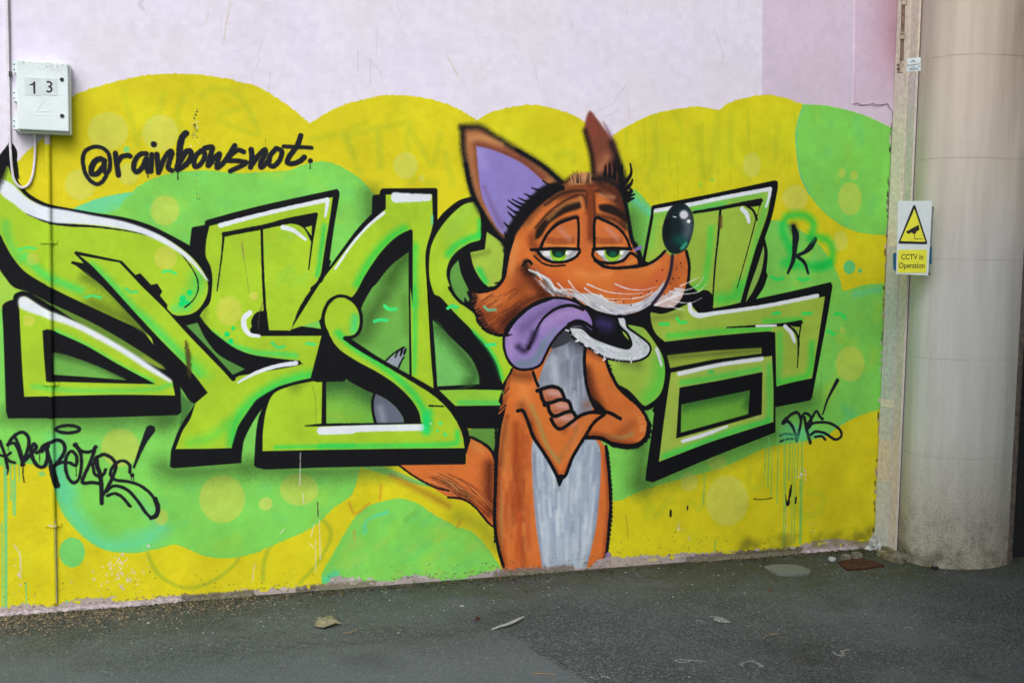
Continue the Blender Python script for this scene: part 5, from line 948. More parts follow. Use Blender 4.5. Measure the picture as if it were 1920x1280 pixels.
def stroke_mesh(name, ss, lev, label):
    """union of brush strokes as one flat sheet, built from runs of small cells so that nothing overlaps"""
    cell = .0045; C = []
    for p, r in ss:
        Q = [(q[0], q[1], q[2] if len(q) > 2 else r) for q in p]; Q = Q * 2 if len(Q) == 1 else Q; Q = cr(Q, False, 4) if len(Q) > 2 else Q
        for a, b in zip(Q[:-1], Q[1:]):
            A_p = wl_(a[0], a[1]); B_p = wl_(b[0], b[1]); C.append((A_p, B_p, max(.0035, max(a[2], b[2]) / 385)))
    x0 = min(min(a[0], b[0]) - r for a, b, r in C); x1 = max(max(a[0], b[0]) + r for a, b, r in C); z0 = min(min(a[1], b[1]) - r for a, b, r in C); z1 = max(max(a[1], b[1]) + r for a, b, r in C)
    nx, nz = int((x1 - x0) / cell) + 2, int((z1 - z0) / cell) + 2; m = np.zeros((nz, nx), bool)
    gx = x0 + (np.arange(nx) + .5) * cell; gz = z0 + (np.arange(nz) + .5) * cell
    for a, b, r in C:
        dx, dz = b[0] - a[0], b[1] - a[1]; L2 = dx * dx + dz * dz + 1e-12
        px = gx[None, :] - a[0]; pz = gz[:, None] - a[1]; tt = np.clip((px * dx + pz * dz) / L2, 0, 1)
        m |= ((px - tt * dx) ** 2 + (pz - tt * dz) ** 2) < r * r
    V, Fc = [], []; y = WALL_Y - lev * LEV
    for j in range(nz):
        i = 0
        while i < nx:
            if m[j, i]:
                k = i
                while k < nx and m[j, k]: k += 1
                a, b = x0 + i * cell, x0 + k * cell; c_, d_ = z0 + j * cell, z0 + (j + 1) * cell; n = len(V)
                V += [(a, y, c_), (b, y, c_), (b, y, d_), (a, y, d_)]; Fc.append([n, n + 1, n + 2, n + 3]); i = k
            i += 1
    me = mesh(name, V, Fc); wall_uv(me); put(name, me, MURAL, wall, label)
stroke_mesh('painted_signature', TAGS['sig'], 9, 'black handwritten signature starting with an at sign')
stroke_mesh('painted_tag', TAGS['tag1'], 9, 'long black scrawled tag with a halo at the lower left')
stroke_mesh('painted_tag', TAGS['tag2'], 9, 'small black three letter tag with an exclamation mark')
stroke_mesh('painted_tag', TAGS['tag3'], 9, 'black letter K ringed with bright green spray')
# raised old render patch in the upper right corner of the wall
pt = [(1601 + U(-1, 1), y_) for y_ in range(-420, 196, 22)] + [(x_, 196 + U(-2.5, 2.5)) for x_ in range(1600, 1668, 7)] + [(1674, 212), (1679, 150), (1684, 0), (1702, -420)]
P = inside([wl_(*p) for p in pt]); V, Fc = prism(P, WALL_Y - .005, WALL_Y - .0001); me = mesh('render_patch', V, Fc); wall_uv(me)
bm = bmesh.new(); bm.from_mesh(me); bm.normal_update()
bmesh.ops.bevel(bm, geom=[e for e in bm.edges if all(abs(v.co.y - (WALL_Y - .005)) < 1e-5 for v in e.verts)], offset=.003, segments=2, affect='EDGES'); bm.to_mesh(me); bm.free()
put('render_patch', me, MURAL, wall, 'slightly raised pinker patch of render with a cracked edge')
# low mortar fillet along the foot of the wall, left, and dark gritty fillet elsewhere
def fillet(name, xa, xb, h0, d0, m, label=None):
    n = max(4, int((xb - xa) / .02)); V, Fc = [], []
    for i in range(n + 1):
        x = xa + (xb - xa) * i / n; e = min(1, i / 2, (n - i) / 2 + .3)
        h = h0 * e * (1 + .25 * mnz.noise(Vector((x * 9, 3, 0))) + U(-.08, .08)); d = d0 * e * (1 + .3 * mnz.noise(Vector((x * 7, 9, 0))) + U(-.1, .1))
        V += [(x, WALL_Y + .004, -.02), (x, WALL_Y - .002, h), (x, WALL_Y - d * .55, h * U(.75, .95)), (x, WALL_Y - d, h * U(.25, .4)), (x, WALL_Y - d * 1.15, -.02)]
    for i in range(n):
        for k in range(4): Fc.append([i * 5 + k, (i + 1) * 5 + k, (i + 1) * 5 + k + 1, i * 5 + k + 1])
    put(name, mesh(name, V, Fc), m, wall, label)
mort = simple('mortar', (150, 141, 146), .9, .3, 60, 0, .6); grit = simple('grit', (92, 90, 76), .95, .4, 90, 0, .9)
fillet('mortar_strip', -1.6, wl_(347, 1120)[0], .018, .022, mort, 'broken pinkish mortar ledge at the foot of the wall')
fillet('mortar_strip', wl_(349, 1120)[0], wl_(480, 1110)[0], .014, .02, grit); fillet('mortar_strip', wl_(940, 1080)[0], wl_(1060, 1070)[0], .012, .012, grit)
fillet('mortar_strip', wl_(1290, 1050)[0], wl_(1500, 1035)[0], .016, .03, grit); fillet('mortar_strip', wl_(1502, 1035)[0], 3.70, .016, .02, mort, 'pale painted mortar ledge near the corner')

# ------------------------------------------------------------------ curved concrete column at the right
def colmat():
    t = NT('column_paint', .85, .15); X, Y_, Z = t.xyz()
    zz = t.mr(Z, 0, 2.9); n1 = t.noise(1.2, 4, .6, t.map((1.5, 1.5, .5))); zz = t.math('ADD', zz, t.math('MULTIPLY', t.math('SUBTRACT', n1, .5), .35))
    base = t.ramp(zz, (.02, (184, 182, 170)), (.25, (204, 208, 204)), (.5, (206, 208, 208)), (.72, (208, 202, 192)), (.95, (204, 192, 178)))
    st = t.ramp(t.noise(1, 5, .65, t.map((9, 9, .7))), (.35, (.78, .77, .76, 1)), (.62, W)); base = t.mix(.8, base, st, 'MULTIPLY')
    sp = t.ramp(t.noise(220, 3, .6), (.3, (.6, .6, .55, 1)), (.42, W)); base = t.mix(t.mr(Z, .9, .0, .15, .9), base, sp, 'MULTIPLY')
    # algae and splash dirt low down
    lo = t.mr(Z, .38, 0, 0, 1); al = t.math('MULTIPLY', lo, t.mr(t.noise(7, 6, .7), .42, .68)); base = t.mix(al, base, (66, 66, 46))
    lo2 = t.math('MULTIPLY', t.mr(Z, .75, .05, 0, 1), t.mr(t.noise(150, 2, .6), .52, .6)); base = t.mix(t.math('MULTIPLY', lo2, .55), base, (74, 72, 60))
    # browner towards the top on the far right, broken up by streaky noise
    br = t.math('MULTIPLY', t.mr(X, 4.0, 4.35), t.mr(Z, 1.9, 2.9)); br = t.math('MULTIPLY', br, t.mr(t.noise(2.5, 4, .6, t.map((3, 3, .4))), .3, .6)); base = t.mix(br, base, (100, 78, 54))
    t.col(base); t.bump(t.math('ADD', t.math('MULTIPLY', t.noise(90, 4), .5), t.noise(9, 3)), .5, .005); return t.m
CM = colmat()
column = thing('concrete_column', (4.3, 4.9, 0), 'curved pale concrete column with faint horizontal joints beside the mural wall', 'column')
prof = [(3.872, 5.02), (3.840, 4.92), (3.806, 4.82), (.803 * 4.73, 4.73), (.83 * 4.63, 4.63), (.8645 * 4.56, 4.56), (.90 * 4.53, 4.53), (.924 * 4.535, 4.535), (.9435 * 4.575, 4.575)]
PR = [(p[0], p[1]) for p in spl(prof, 6)]
zj = [on_y(1850, y_, 4.53)[1] for y_ in (487, 297, 100)]; sp_ = (zj[2] - zj[0]) / 2
cuts = [zj[0] + sp_ * k for k in range(-3, 6)]; cuts = [-.05] + [c_ for c_ in cuts if .1 < c_ < 3.6] + [3.6]
def ring(name, z0, z1, inset, m, parent, label=None):
    Q = []
    for i, p in enumerate(PR):
        a = PR[max(0, i - 1)]; b = PR[min(len(PR) - 1, i + 1)]; tx, ty = b[0] - a[0], b[1] - a[1]; L = math.hypot(tx, ty); Q.append((p[0] - ty / L * inset, p[1] + tx / L * inset))
    n = len(Q); zs = [z0, z1]; V = []
    for k, z in enumerate(zs):
        for i, q in enumerate(Q):
            e = 0; V.append((q[0] + e * .6, q[1] + e, z))
    Fc = []
    for k in range(len(zs) - 1):
        for i in range(n - 1): Fc.append([k * n + i, k * n + i + 1, (k + 1) * n + i + 1, (k + 1) * n + i])
    b0 = len(V); m_ = len(zs) - 1
    V += [(4.29, 5.3, zs[0]), (3.87, 5.3, zs[0]), (4.29, 5.3, zs[-1]), (3.87, 5.3, zs[-1])]
    Fc += [[n - 1, b0, b0 + 2, m_ * n + n - 1], [b0 + 1, 0, m_ * n, b0 + 3], list(range(m_ * n, m_ * n + n)) + [b0 + 2, b0 + 3]]
    return put(name, mesh(name, V, Fc, False), m, parent, label)
core = simple('joint_dark', (168, 162, 152), .9, .2, 60)
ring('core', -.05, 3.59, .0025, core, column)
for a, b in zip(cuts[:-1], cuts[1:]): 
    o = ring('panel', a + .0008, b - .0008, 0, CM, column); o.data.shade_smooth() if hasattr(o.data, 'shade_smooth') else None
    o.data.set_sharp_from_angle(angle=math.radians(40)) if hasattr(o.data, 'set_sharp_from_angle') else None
# trunking strips in the corner
cream = simple('cream_trunking', (212, 204, 188), .6, .08); gblue = simple('greyblue_trunking', (186, 190, 184), .6, .08); beige = simple('beige_patch', (200, 190, 172), .6, .08); lilac = simple('lilac_strip', (206, 198, 194), .6, .08); grime = simple('grimy_trunking', (150, 148, 128), .7, .15)
trk = thing('cable_trunking', (3.84, 4.97, 0), 'narrow upright cable trunking in the corner between mural wall and column', 'trunking')
def zat(y, Y=4.95): return on_y(1665, y, Y)[1]
def strip(name, xa, ya, xb, yb, z0, z1, m, dep=.02):
    dx, dy = xb - xa, yb - ya; L = math.hypot(dx, dy); nx, ny = -dy / L * -1, dx / L * -1
    V = [(xa + nx * d, ya + ny * d, z) for z in (z0, z1) for d in (0,)] 
    q = [(xa, ya), (xb, yb), (xb + dy / L * dep, yb - dx / L * dep), (xa + dy / L * dep, ya - dx / L * dep)]
    V = [(x, y, z0) for x, y in q] + [(x, y, z1) for x, y in q]
    Fc = [[3, 2, 1, 0], [4, 5, 6, 7]] + [[i, (i + 1) % 4, (i + 1) % 4 + 4, i + 4] for i in range(4)]
    return put(name, mesh(name, V, Fc), m, trk)
# two strips set side by side on the receding side face of the column
s0, s1, s2, s3 = (3.812, 5.042), (3.826, 4.955), (3.8265, 4.952), (3.816, 4.872)
lv = [(0.0, zat(905), gblue), (zat(905), zat(828), beige), (zat(828), zat(765), gblue), (zat(765), zat(750), cream), (zat(750), zat(462), gblue), (zat(462), zat(250), cream), (zat(250), 3.55, cream)]
for a, b, m in lv: strip('trunk_section', s0[0], s0[1], s1[0], s1[1], a + .0005, b - .0005, m)
strip('trunk_section', s2[0], s2[1], s3[0], s3[1], 0, zat(140), lilac, .012); strip('trunk_section', s2[0], s2[1], s3[0], s3[1], zat(140) + .001, 3.55, cream, .012)
# old brown pipe with couplings
old = simple('rusty_paint', (112, 92, 80), .7, .35, 70, 0, .6); tan = simple('tan_fitting', (172, 160, 142), .6, .2)
pp = thing('downpipe', (3.83, 4.86, 2.5), 'old brown painted pipe with couplings above the trunking', 'pipe')
PY = 4.865
def pw(x, y, Y=PY): X, Z = on_y(x, y, Y); return (X, Y, Z)
tube('pipe', [pw(1697, -160), pw(1695, -40), pw(1693, 40), pw(1690.5, 115)], .0095, old, pp)
for y_ in (6, 70): 
    a = pw(1695.5 - .045 * y_, y_ - 4); b = pw(1695 - .045 * y_, y_ + 4); tube('coupling', [a, b], .0155, tan, pp); tube('coupling', [(a[0], a[1], a[2] + .006), (a[0], a[1], a[2] + .012)], .0125, tan, pp)
a = pw(1684.5, 137); b = pw(1692.5, 116); brk = box('bracket', (a[0], PY - .012, a[2]), (b[0], PY + .012, b[2]), tan, pp, bev=.002)
for y_ in (122, 130): c_ = pw(1682.5, y_); tube('screw', [(c_[0], PY - .016, c_[2]), (c_[0], PY, c_[2])], .005, old, brk)

# ------------------------------------------------------------------ CCTV sign, small notice
def tilt_pt(x, y, off=0):       # sign plane: left edge farther away than the right edge
    Y = 4.735 - (x - 1683) / 65 * .125 - off; X, Z = on_y(x, y, Y); return (X, Y, Z)
def plate(name, pts, off, thick, m, parent, label=None, pl=tilt_pt):
    a = sum(pts[i][0] * pts[(i + 1) % len(pts)][1] - pts[(i + 1) % len(pts)][0] * pts[i][1] for i in range(len(pts)))
    if a > 0: pts = pts[::-1]                 # image y runs down: this makes the outline counter-clockwise seen from the front
    n = len(pts); V = [pl(x, y, off + thick) for x, y in pts] + [(lambda q: (q[0], q[1] + thick, q[2]))(pl(x, y, off + thick)) for x, y in pts]
    Fc = [list(range(n))] + [[(i + 1) % n, i, i + n, (i + 1) % n + n] for i in range(n)] + [list(range(n, 2 * n))[::-1]]
    return put(name, mesh(name, V, Fc), m, parent, label)
white = simple('sign_white', (214, 226, 232), .35, .02, 30, 0, .02, .5); syel = simple('sign_yellow', (232, 232, 60), .35, .02, 30, 0, .02, .5); sblk = simple('sign_black', (22, 24, 22), .4, .1, 30, 0, .02, .5); alu = simple('aluminium', (150, 156, 160), .4, .1, 30, .6)
blu = simple('blue_paint', (28, 92, 130), .5, .2, 60)
sg = thing('cctv_sign', (3.86, 4.68, 1.3), 'white and yellow CCTV in Operation warning sign with a camera in a triangle', 'sign')
SP = zm(1560, 300, 4)
def rr(x0_, y0_, x1_, y1_, r, skew=0):
    out = []
    for cx, cy, a0 in ((x1_ - r, y0_ + r, -90), (x1_ - r, y1_ - r, 0), (x0_ + r, y1_ - r, 90), (x0_ + r, y0_ + r, 180)):
        for k in range(5): a = math.radians(a0 + k * 22.5); out.append((cx + r * math.cos(a) + skew * (y0_ - (cy + r * math.sin(a))), cy + r * math.sin(a)))
    return out
plate('plate', SP((497, 308), (752, 306), (722, 866), (483, 854)), 0, .004, white, sg)
plate('triangle_border', SP(*[(617, 338), (626, 344), (715, 618), (712, 630), (700, 632), (505, 628), (498, 620), (502, 608), (608, 344)]), .0042, .0006, sblk, sg)
plate('triangle_field', SP((619, 368), (700, 613), (514, 608)), .0050, .0006, syel, sg)
plate('camera_symbol', SP((650, 486), (656, 522), (630, 540), (632, 548), (612, 558), (600, 543), (570, 555), (555, 537)), .0058, .0005, sblk, sg); plate('camera_symbol', SP((617, 560), (622, 560), (622, 584), (628, 589), (680, 588), (680, 592), (626, 594), (618, 588)), .0058, .0005, sblk, sg)
plate('text_panel', SP(*rr(497, 672, 713, 846, 12, .03)), .0042, .0006, syel, sg)
bck = thing('old_sign_plate', (3.9, 4.7, 1.3), 'grey metal sign plate mostly hidden behind the CCTV sign', 'sign')
plate('plate', SP((700, 350), (765, 356), (735, 868), (690, 860)), -.014, .003, alu, bck); plate('blue_band', SP((700, 655), (749, 650), (748, 778), (700, 780)), -.0108, .0006, blu, bck); plate('blue_band', SP((460, 700), (500, 690), (495, 850), (464, 820)), -.016, .004, blu, bck)
plate('batten', SP((600, 360), (640, 360), (630, 850), (590, 850)), -.06, .045, alu, bck)
for q in ((753, 355), (730, 853)):
    p = tilt_pt(*SP(q)[0], -.01); tube('screw', [(p[0], p[1] - .004, p[2]), (p[0], p[1] + .002, p[2])], .0035, sblk, bck)
def text(s, name, m, parent, place, size, xs=1, weight=0, label=None):
    """flat lettering as mesh; place(u, v) maps text units (metres) onto the surface"""
    cu = bpy.data.curves.new(name, 'FONT'); cu.body = s; cu.size = size; cu.align_x = 'CENTER'; cu.align_y = 'CENTER'; cu.offset = weight; cu.resolution_u = 4
    tmp = bpy.data.objects.new(name, cu); COL.objects.link(tmp); bpy.context.view_layer.update()
    me = bpy.data.meshes.new_from_object(tmp.evaluated_get(bpy.context.evaluated_depsgraph_get())); bpy.data.objects.remove(tmp)
    for v in me.vertices: v.co = place(v.co.x * xs, v.co.y)
    me.materials.clear(); return put(name, me, m, parent, label)
pxm = 405.
def sign_place(cx, cy):
    def f(u, v):
        return tilt_pt(cx + u * pxm - (-.02) * v * pxm * 1.2, cy - v * pxm, .0054)
    return f
text('CCTV in', 'lettering', sblk, sg, sign_place(1710.5, 482), .036, .80, .0004); text('Operation', 'lettering', sblk, sg, sign_place(1709.5, 498), .036, .80, .0004)
nt = thing('notice_plate', (3.83, 4.72, 2.35), 'small white notice plate with faint print near the brown pipe', 'sign')
def np_pt(x, y, off=0): Y = 4.765 - (x - 1701) / 26 * .055 - off; X, Z = on_y(x, y, Y); return (X, Y, Z)
NP = zm(1560, 0, 4)
plate('plate', NP((567, 440), (666, 430), (664, 532), (562, 538)), 0, .003, white, nt, pl=np_pt)
gr_ = simple('faded_print', (110, 116, 124), .6, .2)
for a, b, c_, d_ in ((596, 452, 622, 451), (586, 464, 632, 462), (575, 488, 660, 478), (590, 498, 622, 494), (582, 512, 640, 508), (576, 522, 650, 518)):
    plate('print_line', NP((a, b), (c_, d_), (c_, d_ + 5), (a, b + 5)), .0032, .0004, gr_, nt, pl=np_pt)
for q in ((572, 490), (650, 500)): p = np_pt(*NP(q)[0], .004); tube('screw', [(p[0], p[1] - .002, p[2]), (p[0], p[1] + .002, p[2])], .003, alu, nt)

# ------------------------------------------------------------------ dark doorway right of the column
dk = simple('door_frame_paint', (92, 86, 80), .8, .25, 30, 0, .5); dd = NT('dark_door', .7, .3); X, Y_, Z = dd.xyz()
dd.col(dd.mix(dd.math('MULTIPLY', dd.mr(dd.noise(14, 4, .6, dd.map((1, 1, .25))), .58, .66), .8), dd.ramp(dd.noise(6, 5), (.3, (30, 31, 34)), (.7, (46, 46, 48))), (16, 78, 58))); dd.bump(dd.noise(50, 3), .3, .003)
dw = thing('dark_doorway', (4.9, 4.65, 0), 'dark shadowed doorway at the right edge beside the column', 'door')
box('frame', (4.287, 4.56, 0), (4.318, 5.3, 3.55), dk, dw, bev=.003); box('door', (4.3185, 4.66, 0), (6.2, 4.72, 3.55), dd.m, dw)
# unseen deck added above the frame to shade the lower right
deck = thing('shade_deck', (6, 2, 3.6), 'unseen concrete deck added to shade the lower right of the wall', 'shade blocker')
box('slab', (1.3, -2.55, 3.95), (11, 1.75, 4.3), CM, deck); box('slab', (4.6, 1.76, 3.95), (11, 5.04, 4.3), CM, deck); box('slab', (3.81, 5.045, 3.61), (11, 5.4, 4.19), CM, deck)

sw = thing('shade_wall', (5.3, 3, 0), 'unseen plain concrete wall added at the right to darken the column side', 'wall')  # unseen wall, added to block light coming from the right
box('wall_body', (5.1, -1.5, 0), (5.4, 4.655, 3.74), simple('dark_concrete', (96, 92, 86), .9, .2, 8), sw)
ob1 = thing('shade_block', (6, -4, 0), 'unseen plain grey block added behind the camera to shade the right half', 'building')  # unseen block added behind the camera, keeps low light off the right half
box('wall_body', (1.2, -9, 0), (14, -2.6, 7.5), simple('grey_render', (110, 110, 108), .9, .15, 4), ob1)
# ------------------------------------------------------------------ meter box 13
bxm = NT('box_grp', .45, .4); X, Y_, Z = bxm.xyz()
btop = wl_(80, 112)[1]
dirt = bxm.math('MULTIPLY', bxm.mr(Z, btop - .09, btop + .01, 0, 1), bxm.mr(bxm.noise(90, 5, .75), .45, .62)); dirt = bxm.math('MULTIPLY', dirt, bxm.mr(bxm.noise(9, 3), .4, .6))
spk = bxm.mr(bxm.noise(330, 2, .5), .70, .76)
bxm.col(bxm.mix(spk, bxm.mix(dirt, bxm.ramp(bxm.noise(12, 5), (.3, (212, 226, 230)), (.7, (226, 238, 242))), (92, 100, 66)), (70, 76, 66))); bxm.bump(bxm.noise(60, 3), .15, .002); BX = bxm.m
mb_ = thing('meter_box', (-.51, 5.0, 2.1), 'white plastic meter box numbered 13 on the upper left of the wall', 'utility box')
def bp(x, y, Y): X, Z = on_y(x, y, Y); return X, Z
YB, YD = 4.975, 4.955
x0_, z1_ = bp(31, 114, YB); x1_, z0_ = bp(133.5, 252.5, YB); box('body', (x0_, YB, z0_), (x1_, WALL_Y - .003, z1_), BX, mb_, bev=.006)
x0_, z1_ = bp(30, 112.5, YD); x1_, z0_ = bp(129.5, 247, YD); dr = box('door', (x0_, YD, z0_), (x1_, YB - .002, z1_), BX, mb_, bev=.005)
gk = simple('gasket', (60, 66, 60), .8); box('gasket', (x0_ + .004, YB - .0025, z0_ + .003), (x1_ - .004, YB + .001, z1_ - .004), gk, mb_)
for yc in (126, 179, 232):
    a = bp(24.5, yc + 11, YB); b = bp(31, yc - 11, YB); hg = box('hinge', (a[0], YB - .003, a[1]), (b[0] + .004, WALL_Y - .003, b[1]), BX, mb_, bev=.002)
    for dy in (-5, 5): c_ = bp(26.5, yc + dy, YB - .004); tube('screw', [(c_[0], YB - .0045, c_[1]), (c_[0], YB - .002, c_[1])], .0028, sblk, hg)
for q in ((116, 149.5), (116.5, 217.5)):
    c_ = bp(*q, YD); lk = tube('lock', [(c_[0], YD - .003, c_[1]), (c_[0], YD + .002, c_[1])], .0085, gk, dr); tube('keyhole', [(c_[0], YD - .0042, c_[1]), (c_[0], YD - .0028, c_[1])], .005, sblk, lk)
npl = simple('number_card', (204, 218, 220), .4, .05)
for xa, xb, ch in ((46, 76.6, '1'), (77.2, 107.5, '3')):
    a = bp(xa, 178, YD); b = bp(xb, 147 + (xa > 60), YD); pc = box('number_card', (a[0], YD - .0012, a[1]), (b[0], YD - .0001, b[1]), npl, dr)
    c_ = bp(61.5 if ch == '1' else 92.8, 164.5, YD)
    if ch == '1':
        w_ = [(-.012, .0125), (-.002, .016), (.004, .025), (.010, .025), (.010, -.025), (.0015, -.025), (.0015, .0095), (-.012, .0075)]
        V, Fc = prism([(c_[0] + u, c_[1] + v) for u, v in w_], YD - .0018, YD - .0011); put('number', mesh('number', V, Fc), sblk, pc); continue
    text(ch, 'number', sblk, pc, (lambda c_: lambda u, v: (c_[0] + u, YD - .0018, c_[1] + v))(c_), .068, .95, .0005)
emb = simple('emboss', (216, 230, 234), .5, .04)
for p, q in (((81, 190), (69, 208)), ((81, 190), (94, 208)), ((69, 209), (94, 209)), ((66, 216.5), (98, 217.5))):
    a = bp(*p, YD); b = bp(*q, YD); tube('embossed_mark', [(a[0], YD, a[1]), (b[0], YD, b[1])], .0013, emb, dr, seg=6)
for k in range(9):
    a = bp(70 + (k % 3) * 9, 222 + (k // 3) * 5, YD); box('embossed_mark', (a[0], YD - .0008, a[1] - .002), (a[0] + U(.008, .014), YD, a[1] + .002), emb, dr)

# ------------------------------------------------------------------ pipe and cables on the wall
pv = simple('white_cable', (214, 210, 220), .5, .06)
pipe = thing('painted_pipe', (-.42, 5.03, 0), 'thin upright pipe below the meter box, painted over with the mural', 'pipe')
PYY = WALL_Y - .009
def pq(x, y, Y=PYY): X, Z = on_y(x, y, Y); return X, Y, Z
tube('pipe', [pq(89, 252), pq(90.5, 400), pq(93, 600), pq(96, 800), pq(99.5, 980), pq(102.5, 1131)], .0118, MURAL, pipe, uvw=True, seg=16)
tube('collar', [pq(89, 250), pq(89.2, 271)], .0128, pv, pipe, seg=16)
def saddle(x, y):
    c_ = pq(x, y); V, Fc = [], []; n = 9
    arc = [(c_[0] - .034, WALL_Y - .003), (c_[0] - .018, WALL_Y - .004)] + [(c_[0] + .0142 * math.cos(math.pi - a), PYY - .0142 * math.sin(a)) for a in [k * math.pi / 8 for k in range(9)]] + [(c_[0] + .018, WALL_Y - .004), (c_[0] + .034, WALL_Y - .003)]
    for (xx, yy) in arc:
        for z in (c_[2] - .008, c_[2] + .008): V.append((xx, yy, z))
    for i in range(len(arc) - 1): Fc.append([i * 2, i * 2 + 2, i * 2 + 3, i * 2 + 1])
    me = mesh('saddle', V, Fc); wall_uv(me); o = put('saddle', me, MURAL, pipe); md = o.modifiers.new('s', 'SOLIDIFY'); md.thickness = .0025; md.offset = 1
for q in ((91, 453), (95, 719), (99.7, 984)): saddle(*q)
cb = [pq(65, 248, WALL_Y - .03), pq(66.5, 262, WALL_Y - .02), pq(65, 300), pq(61.5, 327), pq(55, 344), pq(43, 352), pq(32, 346), pq(25, 332), pq(21, 300), pq(19, 268)]
lc = thing('hanging_cable', (-.55, 5.03, 1.95), 'thin white cable looping from the meter box to the wall conduit', 'cable')
tube('cable', spl(cb, 8), .0055, pv, lc, seg=10); tube('gland', [pq(65, 249, WALL_Y - .03), pq(65.5, 258, WALL_Y - .028)], .008, npl, lc)
cd = thing('white_conduit', (-.65, 5.03, 1.9), 'white upright cable conduit at the left edge of the picture', 'conduit')
a = wl_(12.5, 140); b = wl_(18.5, 140); box('duct', (a[0], WALL_Y - .014, wl_(18, 268)[1]), (b[0], WALL_Y - .0005, 4.19), pv, cd, bev=.002)
tube('wire', [pq(20, 275), pq(19.4, 140), pq(17, 0), pq(15, -200)], .0022, simple('grey_wire', (130, 126, 124), .6), cd, seg=6)
a = wl_(19.5, 140); box('clip', (a[0] - .004, WALL_Y - .02, a[1] - .01), (a[0] + .006, WALL_Y - .0005, a[1] + .01), gk, cd)

# ------------------------------------------------------------------ ground
def asphalt(name, bright=1., fineness=1., patch=False):
    t = NT(name, .88, .25); X, Y_, Z = t.xyz()
    def b(*c): return tuple(min(255, v * bright * q) for v, q in zip(c, (.97, 1.01, 1.07)))
    def cell(sc):
        g = t.voro(sc, None, 'Color'); sep = t.n('ShaderNodeSeparateColor'); t.l(g, sep.inputs[0]); return sep.outputs[0]
    c = t.ramp(cell(230 * fineness), (.0, b(40, 42, 44)), (.4, b(66, 68, 68)), (.72, b(92, 94, 92)), (.9, b(132, 132, 126)), (1., b(186, 186, 178)))
    c2_ = t.ramp(cell(110 * fineness), (.0, b(46, 46, 46)), (.6, b(74, 76, 76)), (.85, b(112, 110, 100)), (1., b(164, 160, 146))); c = t.mix(t.mr(t.noise(3.5, 3), .4, .6, .15, .55), c, c2_)
    c = t.mix(.3, c, t.ramp(t.noise(420, 3, .7), (.3, b(46, 48, 50)), (.7, b(116, 118, 118))))
    wear = t.mr(t.noise(.8, 6, .62, t.map((1, 1.6, 1), (4, 2, 0))), .45, .7); c = t.mix(t.math('MULTIPLY', wear, .5), c, b(128, 130, 130))
    st_ = t.mr(t.noise(1.9, 4, .5, t.map((1, 1, 1), (9, 5, 0))), .60, .72); c = t.mix(t.math('MULTIPLY', st_, .45), c, b(40, 40, 38))
    wv = t.n('ShaderNodeVectorMath', operation='ADD'); nz_ = t.n('ShaderNodeTexNoise'); nz_.inputs['Scale'].default_value = 5; nz_.inputs['Detail'].default_value = 4; t.l(t.tc.outputs['Object'], nz_.inputs['Vector'])
    sc_ = t.n('ShaderNodeVectorMath', operation='SCALE'); sc_.inputs['Scale'].default_value = .35; t.l(nz_.outputs['Color'], sc_.inputs[0]); t.l(t.tc.outputs['Object'], wv.inputs[0]); t.l(sc_.outputs[0], wv.inputs[1])
    vc = t.n('ShaderNodeTexVoronoi'); vc.feature = 'DISTANCE_TO_EDGE'; vc.inputs['Scale'].default_value = .75; t.l(wv.outputs[0], vc.inputs['Vector'])
    ck = t.math('MULTIPLY', t.mr(vc.outputs['Distance'], .0035, .0015), t.mr(t.noise(1.3, 3), .48, .56)); c = t.mix(t.math('MULTIPLY', ck, 0.0 if patch else .3), c, (30, 30, 28))
    ed_ = t.mr(t.noise(2.0, 5, .6, t.map((1, 1, 1), (1, 7, 0))), .4975, .5025); ed2 = t.math('MULTIPLY', t.math('MULTIPLY', ed_, t.math('SUBTRACT', 1.0, ed_)), 4.0); c = t.mix(t.math('MULTIPLY', ed2, .0 if patch else .35), c, (30, 30, 28))
    big = t.ramp(t.noise(1.1, 5, .6), (.3, (.72, .72, .72, 1)), (.7, (1.0, 1.0, 1.0, 1))); c = t.mix(.8, c, big, 'MULTIPLY')
    tint = t.mix(t.mr(t.noise(.9, 3, .5), .35, .65), (126, 124, 112), (112, 122, 132)); c = t.mix(.35, c, tint, 'OVERLAY')
    # moss along the wall foot
    my = t.mr(Y_, 4.15, 4.95); mn_ = t.mr(t.noise(2.6, 6, .7), .36, .6); mo = t.math('MULTIPLY', my, mn_); mo = t.math('MULTIPLY', mo, t.mr(X, -.2, 3.0, .45, 1.0)); mo = t.math('MULTIPLY', mo, t.mr(t.noise(70, 3, .6), .3, .6, .5, 1))
    m2_ = t.math('MULTIPLY', t.math('MULTIPLY', t.mr(X, 2.3, 3.2), t.mr(Y_, 4.25, 4.6)), t.mr(t.noise(5, 6, .7), .38, .62)); mo = t.math('MAXIMUM', mo, t.math('MULTIPLY', m2_, t.mr(t.noise(70, 3, .6), .3, .6, .5, 1)))
    c = t.mix(t.math('MULTIPLY', mo, .85), c, (66, 74, 30))
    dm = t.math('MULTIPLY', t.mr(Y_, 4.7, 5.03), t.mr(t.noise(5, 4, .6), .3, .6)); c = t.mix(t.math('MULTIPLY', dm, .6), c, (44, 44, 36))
    fl = t.mr(t.noise(46, 2, .5), .715, .735); c = t.mix(t.math('MULTIPLY', fl, .55), c, (150, 154, 150))
    if patch: c = t.mix(t.mr(Y_, 4.55, 4.1, 0, .38), c, (116, 124, 130), 'SCREEN') if False else t.mix(t.mr(Y_, 4.36, 3.95, 0, .34), c, (118, 126, 132))
    t.col(c)
    hgt = t.math('ADD', t.math('MULTIPLY', t.voro(230 * fineness), -.8), t.math('ADD', t.noise(420, 2), t.math('MULTIPLY', t.noise(20, 3), .5))); t.bump(hgt, .8, .004 * (1 if not patch else .6)); return t.m
